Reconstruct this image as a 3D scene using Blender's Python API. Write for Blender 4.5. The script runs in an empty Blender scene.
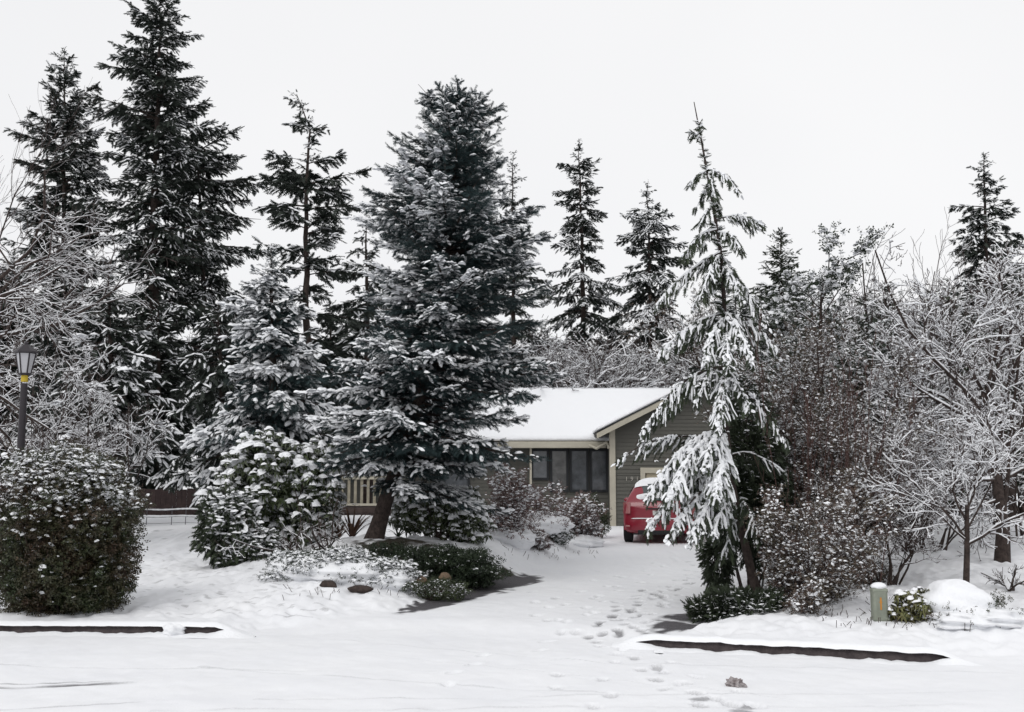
import bpy, bmesh, math, random
import numpy as np
from mathutils import Vector, Matrix
R = math.radians
D = bpy.data
SC = bpy.context.scene
COL = SC.collection

# ------------------------------------------------------------------ camera
F, CX, CY, HOR = 1100.0, 512.0, 356.0, 490.0
CAMZ = 1.7
PITCH = math.atan((HOR - CY) / F)
cam = D.cameras.new('camera'); camo = D.objects.new('camera', cam); COL.objects.link(camo)
cam.sensor_width = 36.0; cam.lens = 36.0 * F / 1024.0
cam.clip_start = .1; cam.clip_end = 2000
camo.location = (0, 0, CAMZ); camo.rotation_euler = (math.pi / 2 + PITCH, 0, 0)
SC.camera = camo

# ------------------------------------------------------------------ light
w = D.worlds.new('World'); SC.world = w; w.use_nodes = True
nt = w.node_tree; nt.nodes.clear()
sky = nt.nodes.new('ShaderNodeTexSky'); sky.sky_type = 'NISHITA'; sky.sun_disc = False
SUN_EL, SUN_AZ = 48, 212
sky.sun_elevation = R(SUN_EL); sky.sun_rotation = R(SUN_AZ)
sky.air_density = 1.0; sky.dust_density = 4.0; sky.ozone_density = 1.0
hs = nt.nodes.new('ShaderNodeHueSaturation'); hs.inputs['Saturation'].default_value = .1
mixn = nt.nodes.new('ShaderNodeMix'); mixn.data_type = 'RGBA'; mixn.inputs[0].default_value = .8
cl = nt.nodes.new('ShaderNodeTexNoise'); cl.inputs['Scale'].default_value = 1.3; cl.inputs['Detail'].default_value = 3
crp = nt.nodes.new('ShaderNodeValToRGB')
crp.color_ramp.elements[0].position = .3; crp.color_ramp.elements[0].color = (8.9, 8.97, 9.25, 1)
crp.color_ramp.elements[1].position = .7; crp.color_ramp.elements[1].color = (10.2, 10.2, 10.3, 1)
bg = nt.nodes.new('ShaderNodeBackground'); bg.inputs[1].default_value = .106
wo = nt.nodes.new('ShaderNodeOutputWorld')
tcw = nt.nodes.new('ShaderNodeTexCoord')
nt.links.new(tcw.outputs['Generated'], cl.inputs['Vector']); nt.links.new(cl.outputs[0], crp.inputs[0])
nt.links.new(sky.outputs[0], hs.inputs['Color']); nt.links.new(hs.outputs[0], mixn.inputs[6])
nt.links.new(crp.outputs[0], mixn.inputs[7]); nt.links.new(mixn.outputs[2], bg.inputs[0])
nt.links.new(bg.outputs[0], wo.inputs[0])
sl = D.lights.new('sun', 'SUN'); slo = D.objects.new('sun', sl); COL.objects.link(slo)
sl.energy = .8; sl.angle = R(25); sl.color = (1, .98, .95)
_d = Vector((math.sin(R(SUN_AZ)) * math.cos(R(SUN_EL)), math.cos(R(SUN_AZ)) * math.cos(R(SUN_EL)), math.sin(R(SUN_EL))))
slo.rotation_euler = _d.to_track_quat('Z', 'Y').to_euler()
SC.view_settings.view_transform = 'Standard'; SC.view_settings.look = 'None'
SC.view_settings.exposure = 0.0; SC.view_settings.gamma = 1.0
SC.view_settings.use_curve_mapping = False
SC.cycles.max_bounces = 5; SC.cycles.diffuse_bounces = 4; SC.cycles.glossy_bounces = 2
SC.cycles.transmission_bounces = 2; SC.cycles.transparent_max_bounces = 4
SC.cycles.caustics_reflective = False; SC.cycles.caustics_refractive = False
SC.cycles.use_denoising = True

# ------------------------------------------------------------------ helpers
cp, sp = math.cos(PITCH), math.sin(PITCH)
def at(u, v, Y):
    """world point seen at pixel u,v at distance Y along the street normal"""
    a = (u - CX) / F; b = -(v - CY) / F
    dy = cp - b * sp; dz = sp + b * cp
    s = Y / dy
    return np.array([a * s, Y, CAMZ + dz * s])
def pxm(Y): return Y / F

def newrng(s): return np.random.default_rng(s)

class MB:
    def __init__(s): s.v = []; s.f = []; s.n = 0
    def add(s, v, f, m=0):
        v = np.asarray(v, dtype=np.float64).reshape(-1, 3); f = np.asarray(f, dtype=np.int64)
        s.f.append((f + s.n, m)); s.v.append(v); s.n += len(v)
    def inst(s, tpl, Rm, T, m=0):
        tv, tf = tpl; N = len(T)
        if N == 0: return
        v = np.einsum('nij,kj->nki', Rm, tv) + T[:, None, :]
        f = tf[None] + (np.arange(N) * len(tv))[:, None, None]
        s.add(v.reshape(-1, 3), f.reshape(-1, tf.shape[1]), m)
    def tubes(s, P, Rad, sides=5, m=0, up=None, flat=1.0):
        """P (N,K,3) Rad (N,K)"""
        N, K, _ = P.shape
        if N == 0: return
        T = np.gradient(P, axis=1); T /= np.linalg.norm(T, axis=2, keepdims=True) + 1e-9
        ref = np.where(np.abs(T[..., 2:3]) > .92, np.array([1., 0, 0]), np.array([0, 0, 1.]))
        A = np.cross(T, ref); A /= np.linalg.norm(A, axis=2, keepdims=True) + 1e-9
        B = np.cross(A, T)
        an = np.arange(sides) * 2 * math.pi / sides
        ring = A[:, :, None] * np.cos(an)[None, None, :, None] + B[:, :, None] * np.sin(an)[None, None, :, None] * flat
        V = P[:, :, None] + ring * Rad[:, :, None, None]
        i = np.arange(K - 1)[:, None] * sides; j = np.arange(sides)[None]; j2 = (j + 1) % sides
        q = np.stack([i + j, i + j2, i + sides + j2, i + sides + j], -1).reshape(-1, 4)
        q = q[None] + (np.arange(N) * K * sides)[:, None, None]
        s.add(V.reshape(-1, 3), q.reshape(-1, 4), m)
        # caps
        if sides >= 3:
            capv = V[:, [0, -1]]
            c = capv.mean(axis=2)
            vv = np.concatenate([capv.reshape(-1, sides, 3), c.reshape(-1, 1, 3)], 1)
            M = len(vv); t = np.stack([np.arange(sides), (np.arange(sides) + 1) % sides, np.full(sides, sides)], -1)
            s.add(vv.reshape(-1, 3), (t[None] + (np.arange(M) * (sides + 1))[:, None, None]).reshape(-1, 3), m)
    def tube(s, pts, rads, sides=8, m=0):
        P = np.asarray(pts, float)[None]; Rr = np.asarray(rads, float)
        if Rr.ndim == 0: Rr = np.full(P.shape[1], float(Rr))
        s.tubes(P, Rr[None], sides, m)
    def box(s, lo, hi, m=0, bev=0.0, rot=0, org=None):
        lo = np.array(lo, float); hi = np.array(hi, float); c = (lo + hi) / 2; h = (hi - lo) / 2
        b = min(bev, *(h * .9)) if bev > 0 else 0
        if b <= 0:
            v = np.array([[x, y, z] for x in (-1, 1) for y in (-1, 1) for z in (-1, 1)], float) * h
            f = [[0, 1, 3, 2], [4, 6, 7, 5], [0, 4, 5, 1], [2, 3, 7, 6], [0, 2, 6, 4], [1, 5, 7, 3]]
            v = v + c
            if rot: v = rotz(v, rot, org)
            s.add(v, f, m); return
        bm = bmesh.new(); bmesh.ops.create_cube(bm, size=2)
        for q in bm.verts: q.co = Vector((q.co.x * h[0], q.co.y * h[1], q.co.z * h[2]))
        bmesh.ops.bevel(bm, geom=bm.edges[:], offset=b, segments=2, affect='EDGES', profile=.5)
        s.bm(bm, m, c, rot, org)
    def bm(s, bm, m=0, c=(0, 0, 0), rot=0, org=None):
        bmesh.ops.triangulate(bm, faces=bm.faces[:])
        bm.verts.index_update()
        v = np.array([q.co[:] for q in bm.verts]) + np.array(c)
        if rot: v = rotz(v, rot, org)
        s.add(v, [[q.index for q in f.verts] for f in bm.faces], m); bm.free()
    def build(s, name, mats, parent=None, loc=None, smooth=False):
        me = D.meshes.new(name)
        V = np.concatenate(s.v); 
        if loc is not None: V = V - np.asarray(loc)
        loops = np.concatenate([f.reshape(-1) for f, m in s.f])
        tot = np.concatenate([np.full(len(f), f.shape[1]) for f, m in s.f])
        mi = np.concatenate([np.full(len(f), m) for f, m in s.f])
        st = np.concatenate([[0], np.cumsum(tot)[:-1]])
        me.vertices.add(len(V)); me.vertices.foreach_set('co', V.reshape(-1).astype(np.float32))
        me.loops.add(len(loops)); me.loops.foreach_set('vertex_index', loops.astype(np.int32))
        me.polygons.add(len(tot)); me.polygons.foreach_set('loop_start', st.astype(np.int32))
        me.polygons.foreach_set('loop_total', tot.astype(np.int32))
        me.polygons.foreach_set('material_index', mi.astype(np.int32))
        me.polygons.foreach_set('use_smooth', np.full(len(tot), smooth))
        if not isinstance(mats, (list, tuple)): mats = [mats]
        for mm in mats: me.materials.append(mm)
        me.update(calc_edges=True); me.validate(clean_customdata=False)
        o = D.objects.new(name, me); COL.objects.link(o)
        if parent is not None: o.parent = parent
        elif loc is not None: o.location = loc
        return o

def rotz(v, a, org=None):
    o = np.array(org if org is not None else (0, 0, 0), float)
    c, s_ = math.cos(a), math.sin(a); M = np.array([[c, -s_, 0], [s_, c, 0], [0, 0, 1]])
    return (v - o) @ M.T + o

def tag(o, label=None, cat=None, group=None, kind=None):
    if label: o['label'] = label
    if cat: o['category'] = cat
    if group: o['group'] = group
    if kind: o['kind'] = kind
    return o
def thing(name, label, cat, loc, group=None, rz=0):
    o = D.objects.new(name, None); COL.objects.link(o); o.location = tuple(float(a) for a in loc)
    o.rotation_euler = (0, 0, rz); o.empty_display_size = .2
    return tag(o, label, cat, group)
def dup(root, loc, rz, label, scale=1):
    r = root.copy(); COL.objects.link(r); r.location = tuple(float(a) for a in loc); r.rotation_euler = (0, 0, rz); r['label'] = label
    r.scale = (scale, scale, scale)
    for ch in list(root.children):
        c = ch.copy(); COL.objects.link(c); c.parent = r
        for g in list(ch.children):
            d = g.copy(); COL.objects.link(d); d.parent = c
    return r

# ------------------------------------------------------------------ materials
def mat(name, col, rough=.7, var=0, scale=8, bump=0, bscale=40, col2=None, metal=0, spec=.3, island=0, coat=0, coords='Object'):
    m = D.materials.new(name); m.use_nodes = True; n = m.node_tree; L = n.links
    b = n.nodes['Principled BSDF']
    b.inputs['Roughness'].default_value = rough; b.inputs['Metallic'].default_value = metal
    b.inputs['Specular IOR Level'].default_value = spec
    if coat: b.inputs['Coat Weight'].default_value = coat
    b.inputs['Base Color'].default_value = (*col, 1)
    tc = n.nodes.new('ShaderNodeTexCoord'); out = None
    if var or col2:
        c2 = col2 or tuple(max(0, c * (1 - var)) for c in col)
        ns = n.nodes.new('ShaderNodeTexNoise'); ns.inputs['Scale'].default_value = scale; ns.inputs['Detail'].default_value = 5
        ns.inputs['Roughness'].default_value = .65
        L.new(tc.outputs[coords], ns.inputs['Vector'])
        cr = n.nodes.new('ShaderNodeValToRGB'); e = cr.color_ramp.elements
        e[0].position = .35; e[1].position = .65; e[0].color = (*c2, 1); e[1].color = (*col, 1)
        L.new(ns.outputs[0], cr.inputs[0]); out = cr.outputs[0]
    if island:
        g = n.nodes.new('ShaderNodeNewGeometry')
        mr = n.nodes.new('ShaderNodeMapRange'); mr.inputs[3].default_value = 1 - island; mr.inputs[4].default_value = 1 + island
        L.new(g.outputs['Random Per Island'], mr.inputs[0])
        mx = n.nodes.new('ShaderNodeVectorMath'); mx.operation = 'SCALE'
        if out: L.new(out, mx.inputs[0])
        else: mx.inputs[0].default_value = col
        L.new(mr.outputs[0], mx.inputs['Scale']); out = mx.outputs[0]
    if out: L.new(out, b.inputs['Base Color'])
    if bump:
        ns = n.nodes.new('ShaderNodeTexNoise'); ns.inputs['Scale'].default_value = bscale; ns.inputs['Detail'].default_value = 6
        L.new(tc.outputs[coords], ns.inputs['Vector'])
        bp = n.nodes.new('ShaderNodeBump'); bp.inputs['Strength'].default_value = bump; bp.inputs['Distance'].default_value = .02
        L.new(ns.outputs[0], bp.inputs['Height']); L.new(bp.outputs[0], b.inputs['Normal'])
    return m

SNOW = mat('snow', (.84, .85, .87), .75, bump=.5, bscale=30, spec=.2)
SNOWT = mat('tree_snow', (.84, .85, .87), .8, spec=.15)
NEEDLE = mat('fir_needles', (.034, .044, .034), .7, col2=(.018, .024, .02), scale=2.5, island=.4)
NEEDLEB = mat('spruce_needles', (.034, .058, .06), .7, col2=(.012, .022, .023), scale=2.0, island=.45)
NEEDLEC = mat('cedar_needles', (.042, .056, .03), .7, col2=(.024, .032, .02), scale=2.5, island=.4)
BARK = mat('bark', (.07, .052, .045), .9, col2=(.025, .018, .016), scale=14, bump=1, bscale=35)
TWIG = mat('twig_bark', (.075, .055, .05), .9, col2=(.04, .028, .026), scale=6)
LEAFR = mat('red_brown_leaf', (.085, .074, .05), .6, col2=(.085, .05, .042), scale=3.5, island=.5, spec=.4)
LEAFH = mat('hedge_leaf', (.034, .05, .02), .45, col2=(.045, .024, .015), scale=3.0, island=.5, spec=.4)
LEAFG = mat('rhododendron_leaf', (.05, .066, .026), .45, col2=(.026, .036, .016), scale=4, island=.4, spec=.4)
LEAFD = mat('dark_leaf', (.028, .042, .02), .5, col2=(.015, .024, .014), scale=4, island=.4, spec=.35)
LEAFB = mat('dry_brown_leaf', (.16, .085, .05), .7, col2=(.08, .045, .03), scale=4, island=.4)
LEAFP = mat('mauve_twig_leaf', (.2, .14, .125), .7, col2=(.1, .07, .07), scale=5, island=.4)

# ------------------------------------------------------------------ terrain
KX = np.array([-60, -12, -8, -4, -1, 1.4, 4.3, 8, 14, 60.]); KY = np.array([13.7, 13.6, 13.5, 13.35, 12.95, 12.2, 11.1, 9.7, 7.8, -6])
_kx = np.linspace(-60, 60, 2401); _ky = np.interp(_kx, KX, KY); _ker = np.hanning(31); _ker /= _ker.sum()
_ky = np.convolve(np.pad(_ky, 15, mode='edge'), _ker, 'valid')
def yk(x): return np.interp(x, _kx, _ky)
DLY = np.array([0, 13.3, 14.0, 14.8, 16.7, 18.75, 22.5, 28, 33, 60]); DLX = np.array([-3.4, -3.4, -2.4, -1.45, -.55, .3, 1.3, 2.3, 2.9, 2.9])
DRY = np.array([0, 12.2, 13.2, 15, 18.4, 22, 27, 33, 60]); DRX = np.array([1.35, 1.35, 1.95, 2.6, 3.3, 4.6, 6.0, 7.5, 9])
def sstep(a, b, x):
    t = np.clip((x - a) / (b - a), 0, 1); return t * t * (3 - 2 * t)
def terr(x, y):
    x = np.asarray(x, float); y = np.asarray(y, float)
    s = y - yk(x)
    lx = np.interp(y, DLY, DLX); rx = np.interp(y, DRY, DRX)
    dd = np.maximum(lx - x, x - rx)          # >0 outside driveway
    drive = .01 + .029 * np.clip(s, 0, 20) + .05 * sstep(0, 1.2, s)
    sl = np.clip(s, 0, 13.5)
    lawn = .13 + .066 * sl
    # planted island and thicket bank
    lawn = lawn + .42 * np.exp(-(((x + 2.3) / 1.9) ** 2 + ((y - 18.4) / 2.3) ** 2))
    lawn = lawn + .25 * np.exp(-(((x - 1.0) / 1.5) ** 2 + ((y - 25) / 3.5) ** 2)) * sstep(.0, 1, dd)
    wgt = sstep(0, 1.3, dd)
    wgt = np.where(s < 1.0, sstep(0, .6, dd), wgt)
    behind = sstep(31, 34, y)
    z = drive * (1 - wgt) + lawn * wgt
    house = .64
    hm = sstep(-8, -6, x) * (1 - sstep(10, 13, x)) * sstep(30.5, 33, y)
    z = z * (1 - hm) + house * hm
    kb = np.where(x < -1, 1 - sstep(-3.75, -3.35, x), sstep(1.3, 1.6, x) * (1 - sstep(4.0, 4.5, x)))
    z = z * sstep(.06, .07 + .03 * kb + 1.1 * (1 - kb), s)
    return z
def wav(x, y):
    return (.5 * np.sin(x * 1.3 + .7 * np.sin(y * .9)) * np.sin(y * 1.1 + 1.3) + .3 * np.sin(x * 3.1 + y * 1.7 + 2) * np.sin(y * 2.7 - x * .8) + .2 * np.sin(x * 7.1 - y * 5.3 + np.sin(x * 4)) * np.sin(y * 8.3 + x * 2))
def zt(x, y): return float(terr(x, y))
def on(u, v):
    """ground point seen at pixel"""
    lo, hi = 6., 60.
    for Y in np.arange(7, 60, .05):
        p = at(u, v, Y)
        if p[2] <= zt(p[0], Y): return np.array([p[0], Y, zt(p[0], Y)])
    return np.array([*at(u, v, 60)[:2], 0])

def axis(lo, a, b, hi, step, g=1.08):
    c = list(np.arange(a, b, step)); s = step; x = c[-1]
    while x < hi: s *= g; x += s; c.append(x)
    s = step; x = a; pre = []
    while x > lo: s *= g; x -= s; pre.append(x)
    return np.array(pre[::-1] + c)
gx = axis(-400, -7.6, 7.6, 400, .03); gy = axis(-150, 8.4, 20, 700, .035, 1.06)
GX, GY = np.meshgrid(gx, gy)
GZ = terr(GX, GY)
rg = newrng(3)
noise = rg.normal(0, 1, GZ.shape)
def blur(a, n):
    k = np.hanning(n + 2)[1:-1]; k /= k.sum()
    a = np.apply_along_axis(lambda r: np.convolve(r, k, 'same'), 0, a); return np.apply_along_axis(lambda r: np.convolve(r, k, 'same'), 1, a)
n1 = blur(noise, 5); n1 /= n1.std(); n2 = blur(noise, 17); n2 /= n2.std(); n3 = blur(noise, 45); n3 /= n3.std()
S = GY - yk(GX)
fine = (np.abs(GX) < 9) & (GY < 24)
offr = sstep(.1, .6, S)
LX = np.interp(GY, DLY, DLX); RX = np.interp(GY, DRY, DRX); DD = np.maximum(LX - GX, GX - RX)
soil = np.clip(offr * sstep(0, .5, DD), 0, 1)
GZ = GZ + np.where(fine, n1 * (.002 + .008 * soil) + n2 * (.003 + .006 * soil) + n3 * (.004 + .008 * soil), 0) + .03 * wav(GX, GY) * soil
BARE = np.zeros_like(GZ)      # 0 snow, 1 bare asphalt / soil
# bare asphalt along the bark bed, and patch near the thicket
def blob(px, py, rx, ry, ang=0):
    c, s_ = math.cos(ang), math.sin(ang); dx = GX - px; dy = GY - py
    a = (dx * c + dy * s_) / rx; b = (-dx * s_ + dy * c) / ry
    return 1 - np.sqrt(a * a + b * b)
_b = on(440, 570); _c = on(385, 556)
for (px, py, rx, ry, an, am) in [(_b[0], _b[1], 1.25, .85, -.2, 3), (_c[0] + .1, _c[1] + .3, 1.1, .9, 0, 2.5), (-.72, 16.4, 2.0, .34, 1.2, 5), (-.1, 18.0, 1.2, .5, 1.1, 4), (1.95, 13.3, .4, .75, -.5, 2.2), (2.25, 14.0, .35, .8, -.4, 2)]:
    b = blob(px, py, rx, ry, an)
    BARE = np.maximum(BARE, np.clip(b * am + n3 * .1 + n2 * .25 + n1 * .4 * (b > 0), 0, 1))
# slushy wheel tracks
for (u0, v0, u1, v1, wd, am) in [(-120, 692, 150, 683, .05, .95), (-100, 687, 130, 681, .02, .7), (-100, 716, 170, 702, .03, .35), (250, 700, 1100, 690, .03, .2), (330, 640, 700, 672, .02, .2), (380, 655, 900, 712, .02, .18), (200, 668, 700, 700, .03, .25), (-100, 665, 400, 672, .03, .22), (620, 665, 1100, 676, .04, .15), (150, 712, 1100, 704, .05, .16)]:
    a = on(u0, v0); b = on(u1, v1); t = np.clip((GX - a[0]) / (b[0] - a[0]), 0, 1)
    yy = a[1] + (b[1] - a[1]) * t + .02 * np.sin(GX * 2.3)
    m_ = np.exp(-((GY - yy) / wd) ** 2) * ((GX > a[0]) & (GX < b[0])) * (1 - sstep(.75, 1, t)) * am
    m_ = m_ * np.clip(.8 + n2 * .25, 0, 1)
    BARE = np.maximum(BARE, m_); GZ = GZ - .008 * m_
# footprints
rf = newrng(11)
def prints(path, n, side=.11, deep=.034, dark=.85, jit=.06):
    P = np.array([on(*q)[:2] for q in path]); seg = np.r_[0, np.cumsum(np.linalg.norm(np.diff(P, axis=0), axis=1))]
    for i in range(n):
        d = seg[-1] * (i + .5) / n
        x = np.interp(d, seg, P[:, 0]); y = np.interp(d, seg, P[:, 1])
        x2 = np.interp(d + .05, seg, P[:, 0]); y2 = np.interp(d + .05, seg, P[:, 1])
        an = math.atan2(y2 - y, x2 - x + 1e-6) + rf.normal(0, .2); sd = side * (1 if i % 2 else -1)
        x += -math.sin(an) * sd + rf.normal(0, jit); y += math.cos(an) * sd + rf.normal(0, jit)
        j0, j1 = np.searchsorted(gx, [x - .3, x + .3]); i0, i1 = np.searchsorted(gy, [y - .3, y + .3])
        if i1 - i0 < 2 or j1 - j0 < 2: continue
        sl_ = (slice(i0, i1), slice(j0, j1)); dx = GX[sl_] - x; dy = GY[sl_] - y
        a = (dx * math.cos(an) + dy * math.sin(an)) / .125; b = (-dx * math.sin(an) + dy * math.cos(an)) / .06
        r = np.sqrt(a * a + b * b); m_ = 1 - sstep(.65, 1.1, r); rim = np.exp(-((r - 1.25) / .22) ** 2)
        GZ[sl_] += -deep * m_ + .005 * rim; BARE[sl_] = np.maximum(BARE[sl_], m_ * dark * rf.uniform(.5, 1.1))
prints([(600, 641), (640, 600), (690, 583), (700, 560)], 22)
prints([(622, 638), (650, 612), (672, 592), (690, 575)], 18, dark=.5)
prints([(560, 640), (600, 600), (640, 575), (680, 556)], 16, dark=.22)
prints([(560, 640), (575, 618), (590, 590), (610, 570)], 10, dark=.25)
prints([(735, 712), (690, 695), (640, 665), (612, 645)], 14, dark=.45)
prints([(590, 645), (608, 622), (628, 608), (650, 590)], 14, dark=.8)
prints([(606, 648), (620, 630), (640, 612), (668, 585)], 12, dark=.6)
prints([(770, 712), (720, 697), (665, 668), (640, 652)], 9, dark=.25)
prints([(560, 670), (590, 690), (600, 712)], 5, dark=.5)
prints([(440, 690), (470, 665), (560, 640)], 6, dark=.1)
prints([(545, 625), (540, 605), (545, 590)], 6, dark=.35)
for (u, v) in [(745, 708), (700, 700), (742, 712)]:
    p = on(u, v); b = blob(p[0], p[1], .12, .1); BARE = np.maximum(BARE, np.clip(b * 1.2 + n2 * .1, 0, .6))
rl = newrng(8)
for k in range(420):      # debris and grass tips poking through the lawn snow
    u = rl.uniform(135, 330); v = rl.uniform(528, 612); p = on(u, v); b = blob(p[0], p[1], rl.uniform(.03, .08), rl.uniform(.02, .04)); BARE = np.maximum(BARE, np.clip(b * 1.5, 0, rl.uniform(.1, .4)))

Vg = np.stack([GX, GY, GZ], -1).reshape(-1, 3)
ny, nx = GZ.shape
ii, jj = np.meshgrid(np.arange(ny - 1), np.arange(nx - 1), indexing='ij')
Q = np.stack([ii * nx + jj, ii * nx + jj + 1, (ii + 1) * nx + jj + 1, (ii + 1) * nx + jj], -1).reshape(-1, 4)
Sq = S[:-1, :-1].reshape(-1); DDq = DD[:-1, :-1].reshape(-1); Yq = GY[:-1, :-1].reshape(-1)

def ground_mat(name, bare, bare2):
    m = D.materials.new(name); m.use_nodes = True; n = m.node_tree; L = n.links; b = n.nodes['Principled BSDF']
    b.inputs['Specular IOR Level'].default_value = .2
    tc = n.nodes.new('ShaderNodeTexCoord'); ns = n.nodes.new('ShaderNodeTexNoise'); ns.inputs['Scale'].default_value = 60; ns.inputs['Detail'].default_value = 4
    L.new(tc.outputs['Object'], ns.inputs['Vector'])
    big = n.nodes.new('ShaderNodeTexNoise'); big.inputs['Scale'].default_value = .9; big.inputs['Detail'].default_value = 6
    L.new(tc.outputs['Object'], big.inputs['Vector'])
    sc_ = n.nodes.new('ShaderNodeMix'); sc_.data_type = 'RGBA'; sc_.inputs[6].default_value = (.76, .77, .8, 1); sc_.inputs[7].default_value = (.86, .865, .875, 1)
    L.new(big.outputs[0], sc_.inputs[0])
    bc = n.nodes.new('ShaderNodeMix'); bc.data_type = 'RGBA'; bc.inputs[6].default_value = (*bare, 1); bc.inputs[7].default_value = (*bare2, 1)
    L.new(ns.outputs[0], bc.inputs[0])
    at_ = n.nodes.new('ShaderNodeAttribute'); at_.attribute_name = 'bare'
    # break the snow edge up
    ad = n.nodes.new('ShaderNodeMath'); ad.operation = 'MULTIPLY_ADD'; ad.inputs[1].default_value = .5; 
    sb = n.nodes.new('ShaderNodeMath'); sb.operation = 'SUBTRACT'; sb.inputs[1].default_value = .5; L.new(ns.outputs[0], sb.inputs[0])
    L.new(sb.outputs[0], ad.inputs[0]); L.new(at_.outputs['Fac'], ad.inputs[2])
    ad.use_clamp = True
    ml = n.nodes.new('ShaderNodeMath'); ml.operation = 'MULTIPLY'; 
    st = n.nodes.new('ShaderNodeMapRange'); st.inputs[1].default_value = .02; st.inputs[2].default_value = .15; L.new(at_.outputs['Fac'], st.inputs[0])
    L.new(ad.outputs[0], ml.inputs[0]); L.new(st.outputs[0], ml.inputs[1]); ml.use_clamp = True
    mx = n.nodes.new('ShaderNodeMix'); mx.data_type = 'RGBA'
    L.new(ml.outputs[0], mx.inputs[0]); L.new(sc_.outputs[2], mx.inputs[6]); L.new(bc.outputs[2], mx.inputs[7]); L.new(mx.outputs[2], b.inputs['Base Color'])
    bp = n.nodes.new('ShaderNodeBump'); bp.inputs['Strength'].default_value = .35; bp.inputs['Distance'].default_value = .01
    L.new(ns.outputs[0], bp.inputs['Height']); L.new(bp.outputs[0], b.inputs['Normal'])
    b.inputs['Roughness'].default_value = .75
    return m
GM = ground_mat('snowy_asphalt', (.045, .042, .048), (.09, .085, .09)); LM = ground_mat('snowy_soil', (.02, .019, .013), (.05, .04, .028))
def ground(name, mask, m_, kind='structure'):
    q = Q[mask]; idx, inv = np.unique(q, return_inverse=True); mb = MB(); mb.add(Vg[idx], inv.reshape(-1, 4))
    o = mb.build(name, m_, smooth=True); a = o.data.attributes.new('bare', 'FLOAT', 'POINT'); a.data.foreach_set('value', BARE.reshape(-1)[idx].astype(np.float32)); tag(o, kind=kind); return o
road_m = Sq < 0; drive_m = (~road_m) & (DDq < .25) & (Yq < 33.2)
ground('road', road_m, GM); ground('driveway', drive_m, GM); ground('lawn', ~(road_m | drive_m), LM)

# kerbs with a snow cap
KERB = mat('kerb_concrete', (.075, .062, .062), .85, col2=(.035, .028, .03), scale=9, bump=.6)
def kerb(x0, x1, dyo=0, seed=1):
    r = newrng(seed); x0 -= .3; x1 += .3; n = int((x1 - x0) / .05) + 2; xs = np.linspace(x0, x1, n); dm = np.minimum(xs - x0, x1 - xs); g_ = sstep(0, .55, dm); e = sstep(.25, .6, dm)
    yy = yk(xs) + dyo; top = .105 * g_ - .02 * (1 - g_)
    prof = [(-.035, -.05), (-.03, 0), (0.01, 1), (.13, 1), (.15, -.05)]
    V = np.array([[(xs[i], yy[i] + a, (b if b < 0 else b * top[i])) for a, b in prof] for i in range(n)])
    q = [[i * 5 + j, (i + 1) * 5 + j, (i + 1) * 5 + j + 1, i * 5 + j + 1] for i in range(n - 1) for j in range(4)]
    mb = MB(); mb.add(V.reshape(-1, 3), q)
    o = mb.build('kerb', KERB, loc=(x0, yy[0], 0)); tag(o, kind='structure')
    mb = MB(); sm = np.convolve(r.normal(0, 1, n + 8), np.ones(5) / 5, 'valid')[:n]; sm2 = np.convolve(r.normal(0, 1, n + 8), np.ones(3) / 3, 'valid')[:n]
    k = 9; P = []
    for i in range(n):
        for j in range(k):
            t = j / (k - 1); a = -.045 + sm[i] * .008 + t * .32; h = top[i] * 1.0 + (.045 * math.sin(math.pi * min(1, t * 1.7 + .02)) ** .5 if t < .55 else .045 - (t - .55) * .12) * g_[i]
            P.append((xs[i], yy[i] + a, h + sm2[i] * .006 - (0.018 * (j == 0))))
    q = [[i * k + j, (i + 1) * k + j, (i + 1) * k + j + 1, i * k + j + 1] for i in range(n - 1) for j in range(k - 1)]
    mb.add(P, q); mb.build('snow_cap', SNOW, parent=o, loc=(x0, yy[0], 0), smooth=True)
    # ragged snow drift against the face
    mb = MB(); P = []; sm = np.convolve(r.normal(0, 1, n + 8), np.ones(4) / 4, 'valid')[:n]
    for i in range(n):
        P += [(xs[i], yy[i] - .22, -.01), (xs[i], yy[i] - .1, ((.012 + .006 * sm[i]) * e[i] + .06 * (1 - e[i])) * g_[i]), (xs[i], yy[i] - .045 * (1 - e[i]) - .03 * e[i], (max(.002, .022 + .02 * sm[i]) * e[i] + .115 * (1 - e[i])) * g_[i])]
    q = [[i * 3 + j, (i + 1) * 3 + j, (i + 1) * 3 + j + 1, i * 3 + j + 1] for i in range(n - 1) for j in range(2)]
    mb.add(P, q); mb.build('snow_drift', SNOW, parent=o, loc=(x0, yy[0], 0), smooth=True)
kerb(-9.5, -3.3, 0, 1); kerb(1.25, 4.38, 0, 3)

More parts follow.
